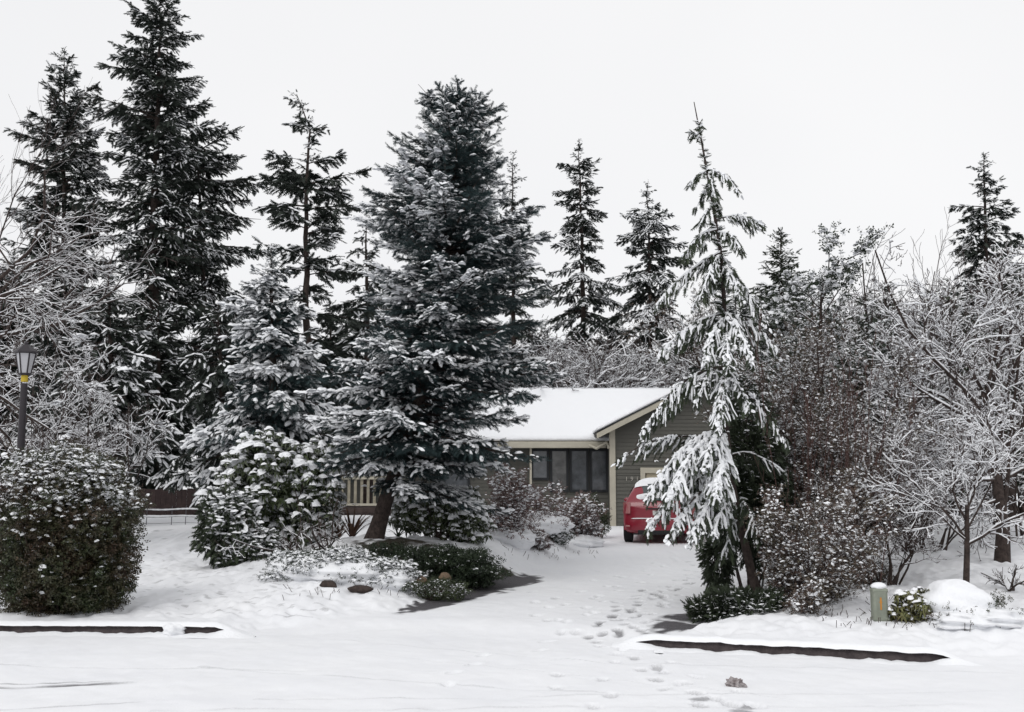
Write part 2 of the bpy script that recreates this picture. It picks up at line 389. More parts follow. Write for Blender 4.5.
# ------------------------------------------------------------------ vegetation templates
def tri_leaf(p0, d, wdt, n=(0, 0, 1), fold=.0):
    p0 = np.array(p0, float); d = np.array(d, float); s_ = np.cross(d, n); s_ /= np.linalg.norm(s_) + 1e-9
    m_ = p0 + d * .5
    return [p0, m_ + s_ * wdt + np.array([0, 0, fold]), p0 + d, m_ - s_ * wdt + np.array([0, 0, fold])], [[0, 1, 2], [0, 2, 3]]
def merge(parts):
    V = []; Fc = []; n = 0
    for v, f in parts:
        V += list(v); Fc += [[a + n for a in q] for q in f]; n += len(v)
    return np.array(V, float), np.array(Fc)
def frond(n=6, wd=.34, droop=.25, nw=.05, hang=.2, seed=0):
    r = newrng(seed); parts = []
    for i in range(n):
        x = i / n
        for s_ in (-1, 1):
            ln = wd * (1 - .55 * x) * r.uniform(.75, 1.2)
            parts.append(tri_leaf((x, 0, -.03 * x), (ln * .8, s_ * ln, -droop * ln * r.uniform(.3, 1.6)), nw * r.uniform(.8, 1.2)))
        if hang: parts.append(tri_leaf((x, 0, 0), (.12, r.uniform(-.08, .08), -hang * r.uniform(.5, 1.3)), nw, (0, 1, 0)))
    parts.append(tri_leaf((.85, 0, -.02), (.3, 0, -.03), nw * 1.2))
    # solid midrib pad
    parts.append(([(-.05, 0, -.01), (.3, .11, -.02), (.3, -.11, -.02), (.75, .08, -.03), (.75, -.08, -.03), (1, 0, -.04)], [[0, 2, 1], [1, 2, 4], [1, 4, 3], [3, 4, 5]]))
    return merge(parts)
def brush(n=7, rad=.22, nw=.024, seed=0):
    """bottle brush spruce shoot"""
    r = newrng(seed); parts = []
    for i in range(n):
        x = i / n
        for k in range(4):
            a = k * math.pi / 2 + i * .8 + r.uniform(-.3, .3); ln = rad * r.uniform(.8, 1.2)
            parts.append(tri_leaf((x, 0, 0), (ln * .9, math.cos(a) * ln, math.sin(a) * ln * .8), nw, (0, math.sin(a) + .01, -math.cos(a))))
    parts.append(tri_leaf((.8, 0, 0), (.3, 0, .03), nw * 1.4))
    parts.append(([(-.05, 0, 0), (.3, .055, 0), (.3, -.055, 0), (.8, .035, 0), (.8, -.035, 0), (1, 0, 0)], [[0, 2, 1], [1, 2, 4], [1, 4, 3], [3, 4, 5]]))
    return merge(parts)
def lump(wd=.16, h=.12, seed=0, L=1.0, k=4):
    r = newrng(seed); V = [(-.04 * L, 0, 0)]; n = k
    for i in range(n):
        t = (i + .7) / (n + .3); a = wd * math.sin(math.pi * (t * .8 + .12)) ** .6
        V += [(t * L, a * r.uniform(.7, 1.25), -.01), (t * L, r.uniform(-.02, .02), h * math.sin(math.pi * (t * .8 + .12)) ** .6 * r.uniform(.75, 1.2)), (t * L, -a * r.uniform(.7, 1.25), -.01)]
    V.append((L * 1.02, 0, -.02)); e = len(V) - 1; Fc = [[0, 1, 2], [0, 2, 3]]
    for i in range(n - 1):
        b = 1 + i * 3
        for j in range(2): Fc += [[b + j, b + j + 3, b + j + 4], [b + j, b + j + 4, b + j + 1]]
    b = 1 + (n - 1) * 3; Fc += [[b, e, b + 1], [b + 1, e, b + 2]]
    return np.array(V, float), np.array(Fc)
def dome(rad=.5, h=.4, seed=0, n=8):
    r = newrng(seed); V = [(0, 0, h)]
    for t, q in ((.45, .88), (.8, .5), (1, 0)):
        for i in range(n):
            a = i * 2 * math.pi / n + t; k = rad * t * r.uniform(.8, 1.25); V.append((math.cos(a) * k, math.sin(a) * k, h * q * r.uniform(.85, 1.15)))
    Fc = [[0, 1 + i, 1 + (i + 1) % n] for i in range(n)]
    for l in range(2):
        for i in range(n):
            a = 1 + l * n + i; b = 1 + l * n + (i + 1) % n; Fc += [[a, a + n, b + n], [a, b + n, b]]
    return np.array(V, float), np.array(Fc)
def rosette(n=8, droop=.5, wd=.15, seed=0, lift=.1):
    r = newrng(seed); parts = []
    for i in range(n):
        a = i * 2 * math.pi / n + r.uniform(-.25, .25); ln = r.uniform(.8, 1.1); dr = droop * r.uniform(.5, 1.5)
        c, s_ = math.cos(a), math.sin(a); w_ = wd
        p = [(0, 0, 0), (c * ln * .45 - s_ * w_, s_ * ln * .45 + c * w_, lift - .02), (c * ln * .5, s_ * ln * .5, lift - .05), (c * ln * .45 + s_ * w_, s_ * ln * .45 - c * w_, lift - .02), (c * ln, s_ * ln, -dr)]
        parts.append((p, [[0, 1, 2], [0, 2, 3], [1, 4, 2], [2, 4, 3]]))
    return merge(parts)
def sprig(n=7, ll=.42, wd=.11, seed=0, spread=1):
    r = newrng(seed); parts = []
    for i in range(n):
        a = i * 2.4; x = i / n
        parts.append(tri_leaf((x, 0, 0), (ll * .6 * r.uniform(.6, 1.2), math.cos(a) * ll * spread, math.sin(a) * ll * spread * .8), wd * r.uniform(.8, 1.2), (r.normal(), r.normal(), r.normal() + .6), 0))
    parts.append(tri_leaf((-.3, 0, 0), (1.3, 0, 0), .015, (0, 0, 1)))
    return merge(parts)
FROND = [frond(seed=i) for i in range(3)]; BRUSH = [brush(seed=i) for i in range(3)]
FRONDN = [frond(8, .3, .5, .035, .16, seed=i + 5) for i in range(3)]
LUMP = [lump(seed=i) for i in range(3)]; LUMPB = [lump(.24, .18, seed=i + 4, k=5) for i in range(3)]
DOME = [dome(seed=i) for i in range(3)]; ROS = [rosette(seed=i) for i in range(3)]; SPRIG = [sprig(seed=i) for i in range(3)]
PADS = [merge([lump(.42, .3, seed=i + 20, k=5, L=1.3), ([(.3, 0, -.02), (.5, .5, -.08), (.2, .45, -.1), (.6, -.5, -.08), (.3, -.5, -.1), (.4, 0, .22), (.8, .3, -.06), (.8, -.3, -.06)], [[5, 2, 0], [5, 1, 2], [5, 0, 4], [5, 4, 3], [5, 6, 1], [5, 3, 7]])]) for i in range(4)]
DAB = [dome(.3, .16, seed=i + 7, n=5) for i in range(3)]

def basis(d, r, roll=.35):
    d = d / (np.linalg.norm(d, axis=1, keepdims=True) + 1e-9)
    up = np.array([0, 0, 1.]) + r.normal(0, roll, d.shape)
    y = np.cross(up, d); y /= np.linalg.norm(y, axis=1, keepdims=True) + 1e-9
    z = np.cross(d, y)
    return np.stack([d, y, z], -1)
def place(mb, tpls, d, T, size, r, roll=.35, m=0, mask=None, off=0):
    B = basis(d, r, roll) * size[:, None, None]
    if mask is not None: B, T = B[mask], T[mask]
    if off: T = T + np.array([0, 0, off])
    k = r.integers(0, len(tpls), len(T))
    B = B * (1 + (0 if tpls is not DOME else 1) * r.uniform(-.35, .35, (len(T), 1, 3))) if tpls is DOME else B
    for i, t in enumerate(tpls): mb.inst(t, B[k == i], T[k == i], m)
    return
def snowlines(mb, P, Rad, m, thick=1.0, minr=.004, steep=.9, r=None, cover=1):
    T = np.gradient(P, axis=1); T /= np.linalg.norm(T, axis=2, keepdims=True) + 1e-9
    hz = np.sqrt(np.clip(1 - T[..., 2] ** 2, 0, 1))
    rad = np.maximum(Rad * .85, minr) * thick * np.clip((hz - .3) / .5, .02, 1)
    if r is not None:
        rad = rad * r.uniform(.6, 1.3, rad.shape)
        keep = r.random(len(P)) < cover; P, Rad, rad = P[keep], Rad[keep], rad[keep]
    P2 = P.copy(); P2[..., 2] += Rad * .75 + rad * .35
    mb.tubes(P2, rad, 5, m)

# ------------------------------------------------------------------ conifers
def conifer(label, Y, trunk, sil, base_v=None, mats=(NEEDLE, SNOWT), seed=1, whorl=.6, nb=6, el=(35, -8), droop=.25, upturn=.0, size=.205, sp=.105, snow=.45,
            tpl=None, snt=None, name='fir_tree', cat='tree', group=None, tr=.16, twf=.36, density=1.0, jitter=.24, hang=.42, inner=0, roll=.35, snowsize=1.0, base=None, lenvar=(.5, 1.15), maxr=None, wid=1.2, pads=0):
    tpl = tpl or FROND; snt = snt or LUMP; r = newrng(seed)
    tp = np.array([at(u, v, Y) for u, v in trunk])       # bottom to top
    gb = tp[0].copy(); z0 = zt(gb[0], Y)
    if gb[2] > z0 + .05: tp = np.vstack([[gb[0], Y, z0 - .15], tp])
    else: tp[0][2] = z0 - .15
    o = thing(name, label, cat, (tp[0][0], Y, z0), group)
    loc = (tp[0][0], Y, z0)
    H = tp[-1][2] - tp[0][2]
    zz = np.linspace(tp[0][2], tp[-1][2], 24); cx = np.interp(zz, tp[:, 2], tp[:, 0]); cy = np.full(24, float(Y))
    wob = r.normal(0, 1, 24); cx = cx + wob * H * .0015
    mb = MB(); tr_ = tr * (1 - (zz - zz[0]) / H) ** .9 + .008; tr_[0] *= 1.35; tr_[1] *= 1.08
    mb.tube(np.stack([cx, cy, zz], -1), tr_, 10, 0)
    sv = [s_[0] for s_ in sil]
    sz = np.array([at(0, v, Y)[2] for v in sv]); sL = np.array([s_[1] for s_ in sil]) * pxm(Y) * wid; sR = np.array([s_[2] if len(s_) > 2 else s_[1] for s_ in sil]) * pxm(Y) * wid
    order = np.argsort(sz); sz, sL, sR = sz[order], sL[order], sR[order]
    ztop, zbot = sz[-1], sz[0]
    cr = MB(); z = zbot; BP = []; BR = []
    ALLT = []; ALLD = []; ALLS = []; ALLF = []; PT = []; PD = []
    while z < ztop - .02:
        f = (z - zbot) / (ztop - zbot); Lm = np.interp(z, sz, sL), np.interp(z, sz, sR)
        n = max(3, int(round((nb * (1.0 if f < .85 else .75)) * density)))
        a0 = r.uniform(0, 6.28); tier = r.uniform(.72, 1.12)
        for k in range(n):
            az = a0 + k * 2 * math.pi / n + r.normal(0, .25); c = math.cos(az)
            Lr = (Lm[1] * (1 + c) / 2 + Lm[0] * (1 - c) / 2)
            if maxr: Lr = min(Lr, maxr) if abs(c) < .6 else Lr
            L = Lr * tier * r.uniform(*lenvar) / max(.6, math.cos(R(el[1])))
            if L < .06: continue
            zb = z + r.normal(0, whorl * .25)
            e = R(el[1] + (el[0] - el[1]) * f ** 1.5 + r.normal(0, 6))
            t = np.linspace(0, 1, 7)
            rr = L * t * math.cos(e); hz = L * (math.sin(e) * t - droop * t ** 2 * (1 - f * .7) + upturn * t ** 4)
            bend = r.normal(0, .12)
            ax = np.cos(az + bend * t) * rr; ay = np.sin(az + bend * t) * rr
            bx = np.interp(zb, zz, cx)
            P = np.stack([bx + ax, Y + ay, zb + hz], -1)
            BP.append(P); BR.append((.006 + .012 * L) * (1 - .8 * t))
            # sprays along the main axis and side twigs
            fs = (r.uniform(.05, .6) if r.random() < .5 else r.uniform(1.2, 2.2)) * (1 - .35 * c * (pads > 1)) ; sz_ = size * float(np.clip(L / (size * 3.2), .38, 1)); q0 = len(ALLT)
            m_ = max(3, int(L / sp)); ts = np.sort(r.uniform(.12, 1, m_)) if L > .5 else np.linspace(.1, 1, m_)
            pt = np.stack([np.interp(ts, t, P[:, i]) for i in range(3)], -1)
            tg = np.stack([np.interp(ts, t, np.gradient(P[:, i])) for i in range(3)], -1); tg /= np.linalg.norm(tg, axis=1, keepdims=True)
            side = np.cross(tg, [0, 0, 1.]); side /= np.linalg.norm(side, axis=1, keepdims=True) + 1e-9
            for sg in (-1, 1):
                tl = L * twf * (1.05 - ts) ** .8 * r.uniform(.6, 1.2, m_) + sz_ * .3
                ang = R(48) + r.normal(0, .2, m_)
                dd_ = tg * np.cos(ang)[:, None] + side * (sg * np.sin(ang))[:, None]; dd_[:, 2] -= hang * r.uniform(.4, 1.4, m_)
                dd_ /= np.linalg.norm(dd_, axis=1, keepdims=True)
                ns = np.maximum(1, np.round(tl / (sz_ * .62)).astype(int)); mx = ns.max()
                for q in range(mx):
                    s_ = ns > q
                    ALLT.append(pt[s_] + dd_[s_] * (q * sz_ * .6) + np.array([0, 0, -1]) * (q * sz_ * .6) ** 2 * hang * .5); d2 = dd_[s_].copy(); d2[:, 2] -= q * .12 * hang * 2; ALLD.append(d2); ALLS.append(np.full(s_.sum(), sz_))
            ALLT.append(pt); ALLD.append(tg); ALLS.append(np.full(m_, sz_))
            if pads and fs > 1 and L > .35 and f < .8:
                npd = int(L / size * pads * (1 - .45 * c)); tp_ = r.uniform(.45, .97, npd); PT.append(np.stack([np.interp(tp_, t, P[:, i]) for i in range(3)], -1) + r.normal(0, size * .5, (npd, 3)) * [1, 1, .25]); PD.append(np.tile((P[-1] - P[0]) * [1, 1, .35], (npd, 1)) + r.normal(0, .15 * L, (npd, 3)) * [1, 1, .3])
            for a_ in ALLT[q0:]: ALLF.append(np.full(len(a_), fs))
        z += whorl * (1 - .55 * f) * r.uniform(.75, 1.25)
    # leader
    tt = np.linspace(.9, 1, 6); ALLT.append(np.stack([np.interp(zz[0] + H * tt, zz, cx), np.full(6, Y), zz[0] + H * tt], -1)); ALLD.append(np.tile([.1, 0, 1.], (6, 1)) + r.normal(0, .3, (6, 3))); ALLS.append(np.full(6, size * .4)); ALLF.append(np.ones(6))
    T = np.concatenate(ALLT); Dr = np.concatenate(ALLD); Sz = np.concatenate(ALLS) * r.uniform(.7, 1.25, len(T))
    T += r.normal(0, 1, T.shape) * size * .12; Dr = Dr + r.normal(0, jitter, Dr.shape)
    place(cr, tpl, Dr, T, Sz, r, roll, 0)
    # snow gathers in patches
    ph = np.sin(T[:, 0] * 2.1 + seed) * np.sin(T[:, 1] * 2.3 + 1) * np.sin(T[:, 2] * 3.7 + 2 * seed)
    rad = np.sqrt((T[:, 0] - np.interp(T[:, 2], zz, cx)) ** 2 + (T[:, 1] - Y) ** 2); Lz = np.interp(T[:, 2], sz, (sL + sR) / 2) + .3
    pr = np.concatenate(ALLF) * snow * (.45 + .75 * np.clip(rad / Lz, 0, 1.1)) * (1 + .7 * ph)
    mk = r.random(len(T)) < pr
    place(cr, snt, Dr[mk], T[mk], Sz[mk] * 1.02 * snowsize, r, .2, 1, off=size * .05)
    if PT: PT = np.concatenate(PT); PD = np.concatenate(PD); place(cr, PADS, PD, PT, size * r.uniform(.5, 1.15, len(PT)), r, .15, 1, off=size * .22)
    BP = np.array(BP); BR = np.array(BR)
    mb.tubes(BP, BR, 4, 0)
    lc = loc
    mb.build('trunk', BARK, o, lc, smooth=True); cr.build('crown', list(mats), o, lc)
    return o, len(T)

BG = 'conifers beyond the house and yard'
conifer('dark snow-dusted fir with a pointed top, leftmost of the tall firs', 38, [(66, 480), (64, 300), (64, 49)], [(49, 2), (75, 16), (100, 27), (112, 30), (150, 45), (200, 55), (260, 60), (330, 60), (420, 55), (470, 50)], seed=2, group=BG, el=(45, -2), droop=.18)
conifer('tallest fir, its tip cut by the top of the photograph', 36, [(160, 490), (152, 300), (158, 100), (160, -8)], [(-8, 2), (8, 22, 18), (30, 34, 26), (60, 48, 36), (78, 60, 44), (88, 36, 50), (98, 40, 66), (120, 66, 44), (160, 45, 60), (210, 55, 60), (300, 60), (380, 50), (415, 30)], seed=3, group=BG, whorl=.5, nb=6, el=(30, -10), droop=.22, tr=.24, snow=.34)
conifer('dense dark fir just right of the tallest fir', 39, [(206, 480), (204, 300), (196, 108)], [(108, 2), (130, 22, 30), (145, 20, 46), (170, 35, 40), (185, 40, 55), (250, 52), (330, 52), (420, 40)], seed=4, group=BG, el=(30, -12), droop=.25, snow=.28)
conifer('open ragged fir with a crooked tip and bare gaps on its trunk', 30, [(310, 470), (306, 300), (307, 180), (310, 130), (297, 94)], [(94, 2), (108, 14, 8), (125, 20, 22), (150, 24, 22), (160, 8, 8), (172, 12, 66), (185, 62, 40), (200, 60, 64), (240, 62), (260, 40), (300, 60), (380, 62), (440, 50)], seed=5, group=BG, density=.5, wid=1.08, lenvar=(.4, 1.2), whorl=.58, el=(25, 6), droop=.2, hang=.45, size=.26, snow=.32, tr=.15)
conifer('small slender fir between the ragged fir and the blue spruce', 33, [(368, 470), (366, 215)], [(213, 2), (235, 12), (262, 24), (300, 30, 42), (350, 40), (430, 42)], seed=6, group=BG, density=.7, el=(5, -22), droop=.2, size=.26, snow=.5)
conifer('thin fir tip showing just behind the right shoulder of the blue spruce', 42, [(514, 460), (513, 157)], [(157, 2), (175, 9), (200, 14), (240, 24), (320, 34), (400, 34)], seed=7, group=BG)
conifer('taller of the two firs behind the house roof', 46, [(582, 470), (583, 300), (579, 142)], [(142, 2), (160, 14), (172, 26), (185, 16), (200, 28), (230, 34), (262, 26, 30), (280, 40), (330, 38), (365, 30)], seed=8, group=BG, tr=.2, density=.85, snow=.5, el=(30, -14), droop=.25)
conifer('shorter snow-loaded fir behind the garage gable', 44, [(650, 470), (650, 300), (647, 181)], [(181, 2), (200, 9), (225, 24, 24), (243, 30, 46), (265, 34, 32), (290, 38, 40), (320, 44, 40), (352, 40)], seed=9, group=BG, snow=.62, el=(30, -18), droop=.25)
conifer('narrow green fir standing up behind the leafy thicket', 25, [(786, 500), (784, 400), (781, 230)], [(230, 2), (245, 10), (262, 16, 14), (290, 24), (320, 30), (370, 32), (470, 30), (540, 20)], seed=10, group=BG, mats=(NEEDLEC, SNOWT), size=.2, sp=.11, whorl=.26, nb=7, snow=.5, tr=.1)
conifer('lone fir at the far right above the bare trees', 38, [(990, 470), (986, 300), (984, 154)], [(154, 2), (172, 10), (185, 20), (205, 18), (215, 34), (238, 30, 40), (268, 56, 56), (280, 30, 30), (330, 30)], seed=12, group=BG, tr=.2, el=(28, -12), droop=.2, density=.95, snow=.4)
conifer('snow-laden spruce spreading over the left end of the rhododendron', 24, [(276, 480), (274, 400), (270, 250)], [(250, 2), (275, 14), (300, 26), (330, 40), (370, 52), (405, 88, 64), (430, 84, 66), (450, 80, 60), (464, 50)], seed=13, group='snow-laden conifers in the middle distance', mats=(NEEDLEB, SNOWT), snow=.85, size=.18, sp=.1, whorl=.3, nb=8, el=(30, -8), droop=.2, tr=.14, tpl=BRUSH, snt=LUMPB, pads=1.4)
conifer('drooping snow-laden hemlock beneath the tallest firs, left of the board fence', 25, [(118, 490), (112, 400), (108, 270)], [(270, 2), (300, 18), (340, 34), (380, 44), (415, 50), (440, 48), (450, 36)], seed=14, group='snow-laden conifers in the middle distance', mats=(NEEDLE, SNOWT), snow=.7, size=.24, sp=.13, whorl=.3, nb=7, el=(25, -14), droop=.35, hang=.5, tr=.12, pads=.9)
conifer('dark low hemlock with boughs sweeping down above the board fence', 29, [(226, 480), (222, 400), (218, 300)], [(300, 2), (340, 30), (400, 44), (440, 52, 50), (455, 50, 40)], seed=15, group='snow-laden conifers in the middle distance', snow=.4, size=.28, sp=.15, whorl=.36, nb=6, el=(15, -18), droop=.35, hang=.6, tr=.12)
for i, (lb, Y, u, vt, w_, sd, sn_, mt) in enumerate([
        ('dark fir filling the gap below the leftmost tall fir', 40, 14, 250, 50, 101, .4, NEEDLE), ('dark bushy fir between the hemlock and the leftmost tall fir', 34, 74, 290, 60, 102, .4, NEEDLE), ('dark bushy fir behind the hemlock, below the tallest fir', 33, 158, 300, 48, 103, .3, NEEDLE),
        ('dark fir low behind the ragged fir and the snow-laden spruce', 36, 330, 300, 46, 104, .35, NEEDLE), ('green-grey conifer behind the large bare tree on the right', 29, 948, 283, 62, 105, .55, NEEDLEC), ('green-grey conifer at the right edge behind the dark trunk', 31, 1020, 270, 60, 106, .5, NEEDLEC),
        ('green-grey conifer between the thicket and the large bare tree', 28, 885, 280, 52, 107, .55, NEEDLEC), ('dark low fir behind the roof ridge between the two firs', 49, 615, 318, 52, 110, .4, NEEDLE), ('dark low fir left of the taller fir behind the house roof', 50, 545, 325, 44, 111, .4, NEEDLE), ('dark low fir behind the garage gable and the drooping conifer', 49, 690, 322, 46, 112, .4, NEEDLE), ('dark fir behind the right slope of the garage roof', 36, 735, 290, 50, 108, .45, NEEDLE)]):
    conifer(lb, Y, [(u + 2, 495), (u, vt)], [(vt, 2), (vt + 25, w_ * .35), (vt + 60, w_ * .7), (vt + 110, w_), (478, w_)], seed=sd, group='low conifers filling the background', mats=(mt, SNOWT), snow=sn_, whorl=.36, size=.25, tr=.12)
# the leaning blue spruce of the planted island
conifer('large leaning blue spruce with thick snow pads, at the middle of the yard', 18.5,
        [(372, 548), (385, 500), (400, 455), (420, 400), (437, 330), (448, 240), (456, 160), (464, 92)],
        [(96, 2), (102, 20, 16), (110, 40, 26), (122, 48, 42), (128, 48, 62), (140, 50, 34), (165, 62, 48), (188, 78, 50), (205, 88, 66), (230, 84, 84), (252, 76, 104), (270, 54, 92), (285, 70, 96), (310, 62, 112), (335, 88, 114), (360, 100, 122), (390, 100, 126), (415, 100, 127), (440, 102, 128), (462, 60, 124), (478, 12, 112)],
        seed=16, mats=(NEEDLEB, SNOWT), name='blue_spruce', tpl=BRUSH, snt=LUMPB, whorl=.24, nb=10, el=(30, -6), droop=.14, upturn=.1, size=.125, sp=.078, snow=.32, tr=.13, twf=.36, hang=.18, jitter=.3, lenvar=(.6, 1.12), pads=2.1, wid=1.1)

# ------------------------------------------------------------------ young drooping conifer by the driveway
def drooper():
    Y = 14.8; r = newrng(21)
    px = [(762, 606), (752, 575), (744, 540), (733, 490), (727, 440), (724, 400), (726, 350), (724, 300), (721, 255), (713, 205), (705, 160), (699, 128), (694, 102)]
    tp = np.array([at(u, v, Y + .02 * i) for i, (u, v) in enumerate(px)]); z0 = zt(tp[0][0], Y); tp[0][2] = z0 - .1
    o = thing('young_cedar', 'young drooping conifer with bent leader and snow-heavy hanging boughs beside the driveway', 'tree', (tp[0][0], Y, z0)); lc = (tp[0][0], Y, z0)
    mb = MB(); cr = MB()
    def tr(v): 
        z = at(0, v, Y)[2]; return np.array([np.interp(z, tp[:, 2], tp[:, i]) for i in range(3)])
    mb.tube(tp, np.interp(np.linspace(0, 1, len(tp)), [0, .15, .5, 1], [.075, .055, .035, .006]), 8, 0)
    # (v on trunk, tip u, tip v, depth offset, arch, fullness, snow)
    B = [(132, 688, 133, .1, .0, .1, .7), (130, 704, 124, -.1, 0, .08, .6),
         (168, 689, 190, 0, .05, .16, .9), (166, 740, 194, -.1, .16, .2, 1), (172, 716, 205, -.3, .1, .15, .8), (182, 696, 206, .3, .08, .15, .7), (196, 724, 216, .3, .08, .16, .7), (202, 700, 226, -.2, .06, .18, .7),
         (228, 684, 262, -.3, .12, .3, .8), (218, 766, 226, .1, .18, .34, 1.1), (222, 700, 250, .4, .12, .25, .8), (230, 740, 248, -.5, .14, .26, .9),
         (250, 655, 304, -.2, .2, .42, .95), (252, 704, 292, -.6, .15, .35, .8), (254, 738, 285, .5, .14, .3, .8),
         (270, 770, 326, -.2, .24, .42, 1.1), (266, 740, 300, -.6, .2, .35, 1), (276, 690, 310, -.4, .2, .3, .9),
         (312, 655, 356, -.2, .24, .5, 1), (314, 776, 352, -.2, .3, .52, 1.15), (318, 704, 366, -.9, .3, .5, 1.1), (312, 752, 358, -.9, .3, .5, 1.1), (320, 680, 350, .6, .24, .4, .9), (322, 756, 345, .7, .24, .4, .9), (330, 728, 368, -1.2, .26, .4, 1),
         (366, 638, 446, -.5, .55, .55, 1.2), (368, 664, 420, .3, .38, .4, 1), (372, 716, 430, -1.2, .4, .55, 1.2), (370, 746, 408, -.7, .3, .45, 1.1), (378, 788, 444, -.3, .3, .5, 1.2), (374, 695, 405, -.6, .3, .4, 1),
         (446, 618, 463, -.1, .5, .34, 1), (432, 648, 500, -.6, .5, .6, 1.25), (436, 668, 500, -1.1, .5, .6, 1.3), (440, 706, 470, -1.2, .4, .6, 1.2), (446, 716, 500, -1.5, .42, .6, 1.2), (448, 688, 480, .2, .4, .5, 1),
         (476, 645, 528, -.7, .5, .5, 1.2), (482, 668, 540, -1.1, .45, .5, 1.2), (488, 692, 545, -1.2, .4, .5, 1.1), (500, 712, 535, -1, .3, .45, .9), (500, 760, 540, -.9, .3, .4, .8), (455, 790, 470, .2, .2, .4, .8), (520, 722, 560, -.7, .25, .4, .9)]
    T = []; Dr = []; Sz = []; Sn = []; BP = []; BR = []; TWP = []; TWR = []
    for (v, tu, tv, dy, arch, full, sn) in B:
        full *= 1.3 if v > 428 else 1.1
        a = tr(v); b = at(tu, tv, Y + dy); c = (a + b) / 2 + np.array([0, 0, arch * .9 + .04]); t = np.linspace(0, 1, 9)[:, None]
        P = (1 - t) ** 2 * a + 2 * t * (1 - t) * c + t ** 2 * b; t = t[:, 0]; L = np.linalg.norm(np.diff(P, axis=0), axis=1).sum()
        P += np.cumsum(r.normal(0, .008, P.shape), axis=0)
        BP.append(P); BR.append((.006 + .008 * L) * (1 - .75 * t))
        m = max(4, int(L / .055)); ts = np.sort(r.uniform(.1, 1, m))
        pt = np.stack([np.interp(ts, t, P[:, i]) for i in range(3)], -1); tg = np.stack([np.interp(ts, t, np.gradient(P[:, i])) for i in range(3)], -1); tg /= np.linalg.norm(tg, axis=1, keepdims=True)
        side = np.cross(tg, [0, 0, 1.]); side /= np.linalg.norm(side, axis=1, keepdims=True) + 1e-9
        T.append(pt); Dr.append(tg + r.normal(0, .2, tg.shape)); Sz.append(np.full(m, .09)); Sn.append(np.full(m, 0 * sn))
        for sg in (-1, 1):
            tl = (.06 + full * .42 * np.sin(np.pi * np.clip(ts * .85 + .1, 0, 1))) * r.uniform(.4, 1.15, m) * min(1, L / .8 + .25)
            d = tg * .55 + side * sg * .6 * r.uniform(.2, 1.2, m)[:, None]; d[:, 2] -= r.uniform(.35, 1.15, m); d /= np.linalg.norm(d, axis=1, keepdims=True)
            tq = np.linspace(0, 1, 6)[None, :, None]; TP = pt[:, None] + d[:, None] * tl[:, None, None] * tq; TP[..., 2] -= .9 * (tl[:, None] * tq[..., 0]) ** 2; TP += r.normal(0, .006, TP.shape)
            kk = r.random(m) < (sn * .85 if tu < 722 or v < 340 else sn * .5); TWP.append(TP[kk]); TWR.append((1.4 if v > 400 and tu < 722 else 1) * (.009 + .014 * r.random((kk.sum(), 6))) * (1.05 - .5 * tq[0, :, 0] ** 3) * min(1.1, .5 + full * .6))
            ns = np.maximum(1, np.round(tl / .075).astype(int))
            for q in range(ns.max()):
                k = ns > q; dq = d[k].copy(); dq[:, 2] -= .13 * q; dq /= np.linalg.norm(dq, axis=1, keepdims=True)
                T.append(pt[k] + d[k] * (.075 * q) + np.array([0, 0, -.006 * q * q])); Dr.append(dq + r.normal(0, .12, dq.shape)); Sz.append(np.full(k.sum(), .125)); Sn.append(np.full(k.sum(), .22 * sn))
    # needles hugging the leader
    for f in np.linspace(0, 1, 190):
        v = 116 + f * 230; T.append(tr(v)[None]); Dr.append(np.array([[r.normal(0, 1), r.normal(0, 1), .3]])); Sz.append(np.full(1, .07 + .1 * f)); Sn.append(np.full(1, .8))
    T = np.concatenate(T); Dr = np.concatenate(Dr); Sz = np.concatenate(Sz) * r.uniform(.75, 1.25, len(T)); Sn = np.concatenate(Sn)
    T += r.normal(0, .012, T.shape)
    place(cr, FRONDN, Dr, T, Sz, r, .4, 0)
    ph = np.sin(T[:, 0] * 7) * np.sin(T[:, 2] * 6 + 1) * np.sin(T[:, 1] * 6)
    k = r.random(len(T)) < Sn * (.62 + .35 * ph)
    place(cr, LUMPB, Dr[k], T[k], Sz[k] * r.uniform(.5, .9, k.sum()), r, .3, 1, off=.012)
    mb.tubes(np.array(BP), np.array(BR), 5, 0)
    PT = []; PD = []
    for (v, tu, tv, dy, arch, full, sn), P in zip(B, BP):
        if sn < 1: continue
        m = int(26 * np.linalg.norm(P[-1] - P[0]) * min(1, full * 2)); f = r.uniform(.3, 1, m) ; t = np.linspace(0, 1, 9); PT.append(np.stack([np.interp(f, t, P[:, i]) for i in range(3)], -1) + r.normal(0, .035, (m, 3)) - [0, 0, .015]); PD.append(np.stack([np.interp(f, t, np.gradient(P[:, i])) for i in range(3)], -1) * 6 + [0, 0, -.1] + r.normal(0, .25, (m, 3)))
    PT = np.concatenate(PT); place(cr, PADS, np.concatenate(PD), PT, .055 * r.uniform(.5, 1.2, len(PT)), r, .3, 1)
    TWP = np.concatenate(TWP); TWR = np.concatenate(TWR); TWP[..., 2] += TWR * .6; cr.tubes(TWP, TWR, 6, 1)
    snowlines(cr, np.array(BP), np.array(BR), 1, 1.2, .012, r=r, cover=.8)
    mb.build('trunk', BARK, o, lc, smooth=True); cr.build('crown', [NEEDLEC, SNOWT], o, lc)
drooper()

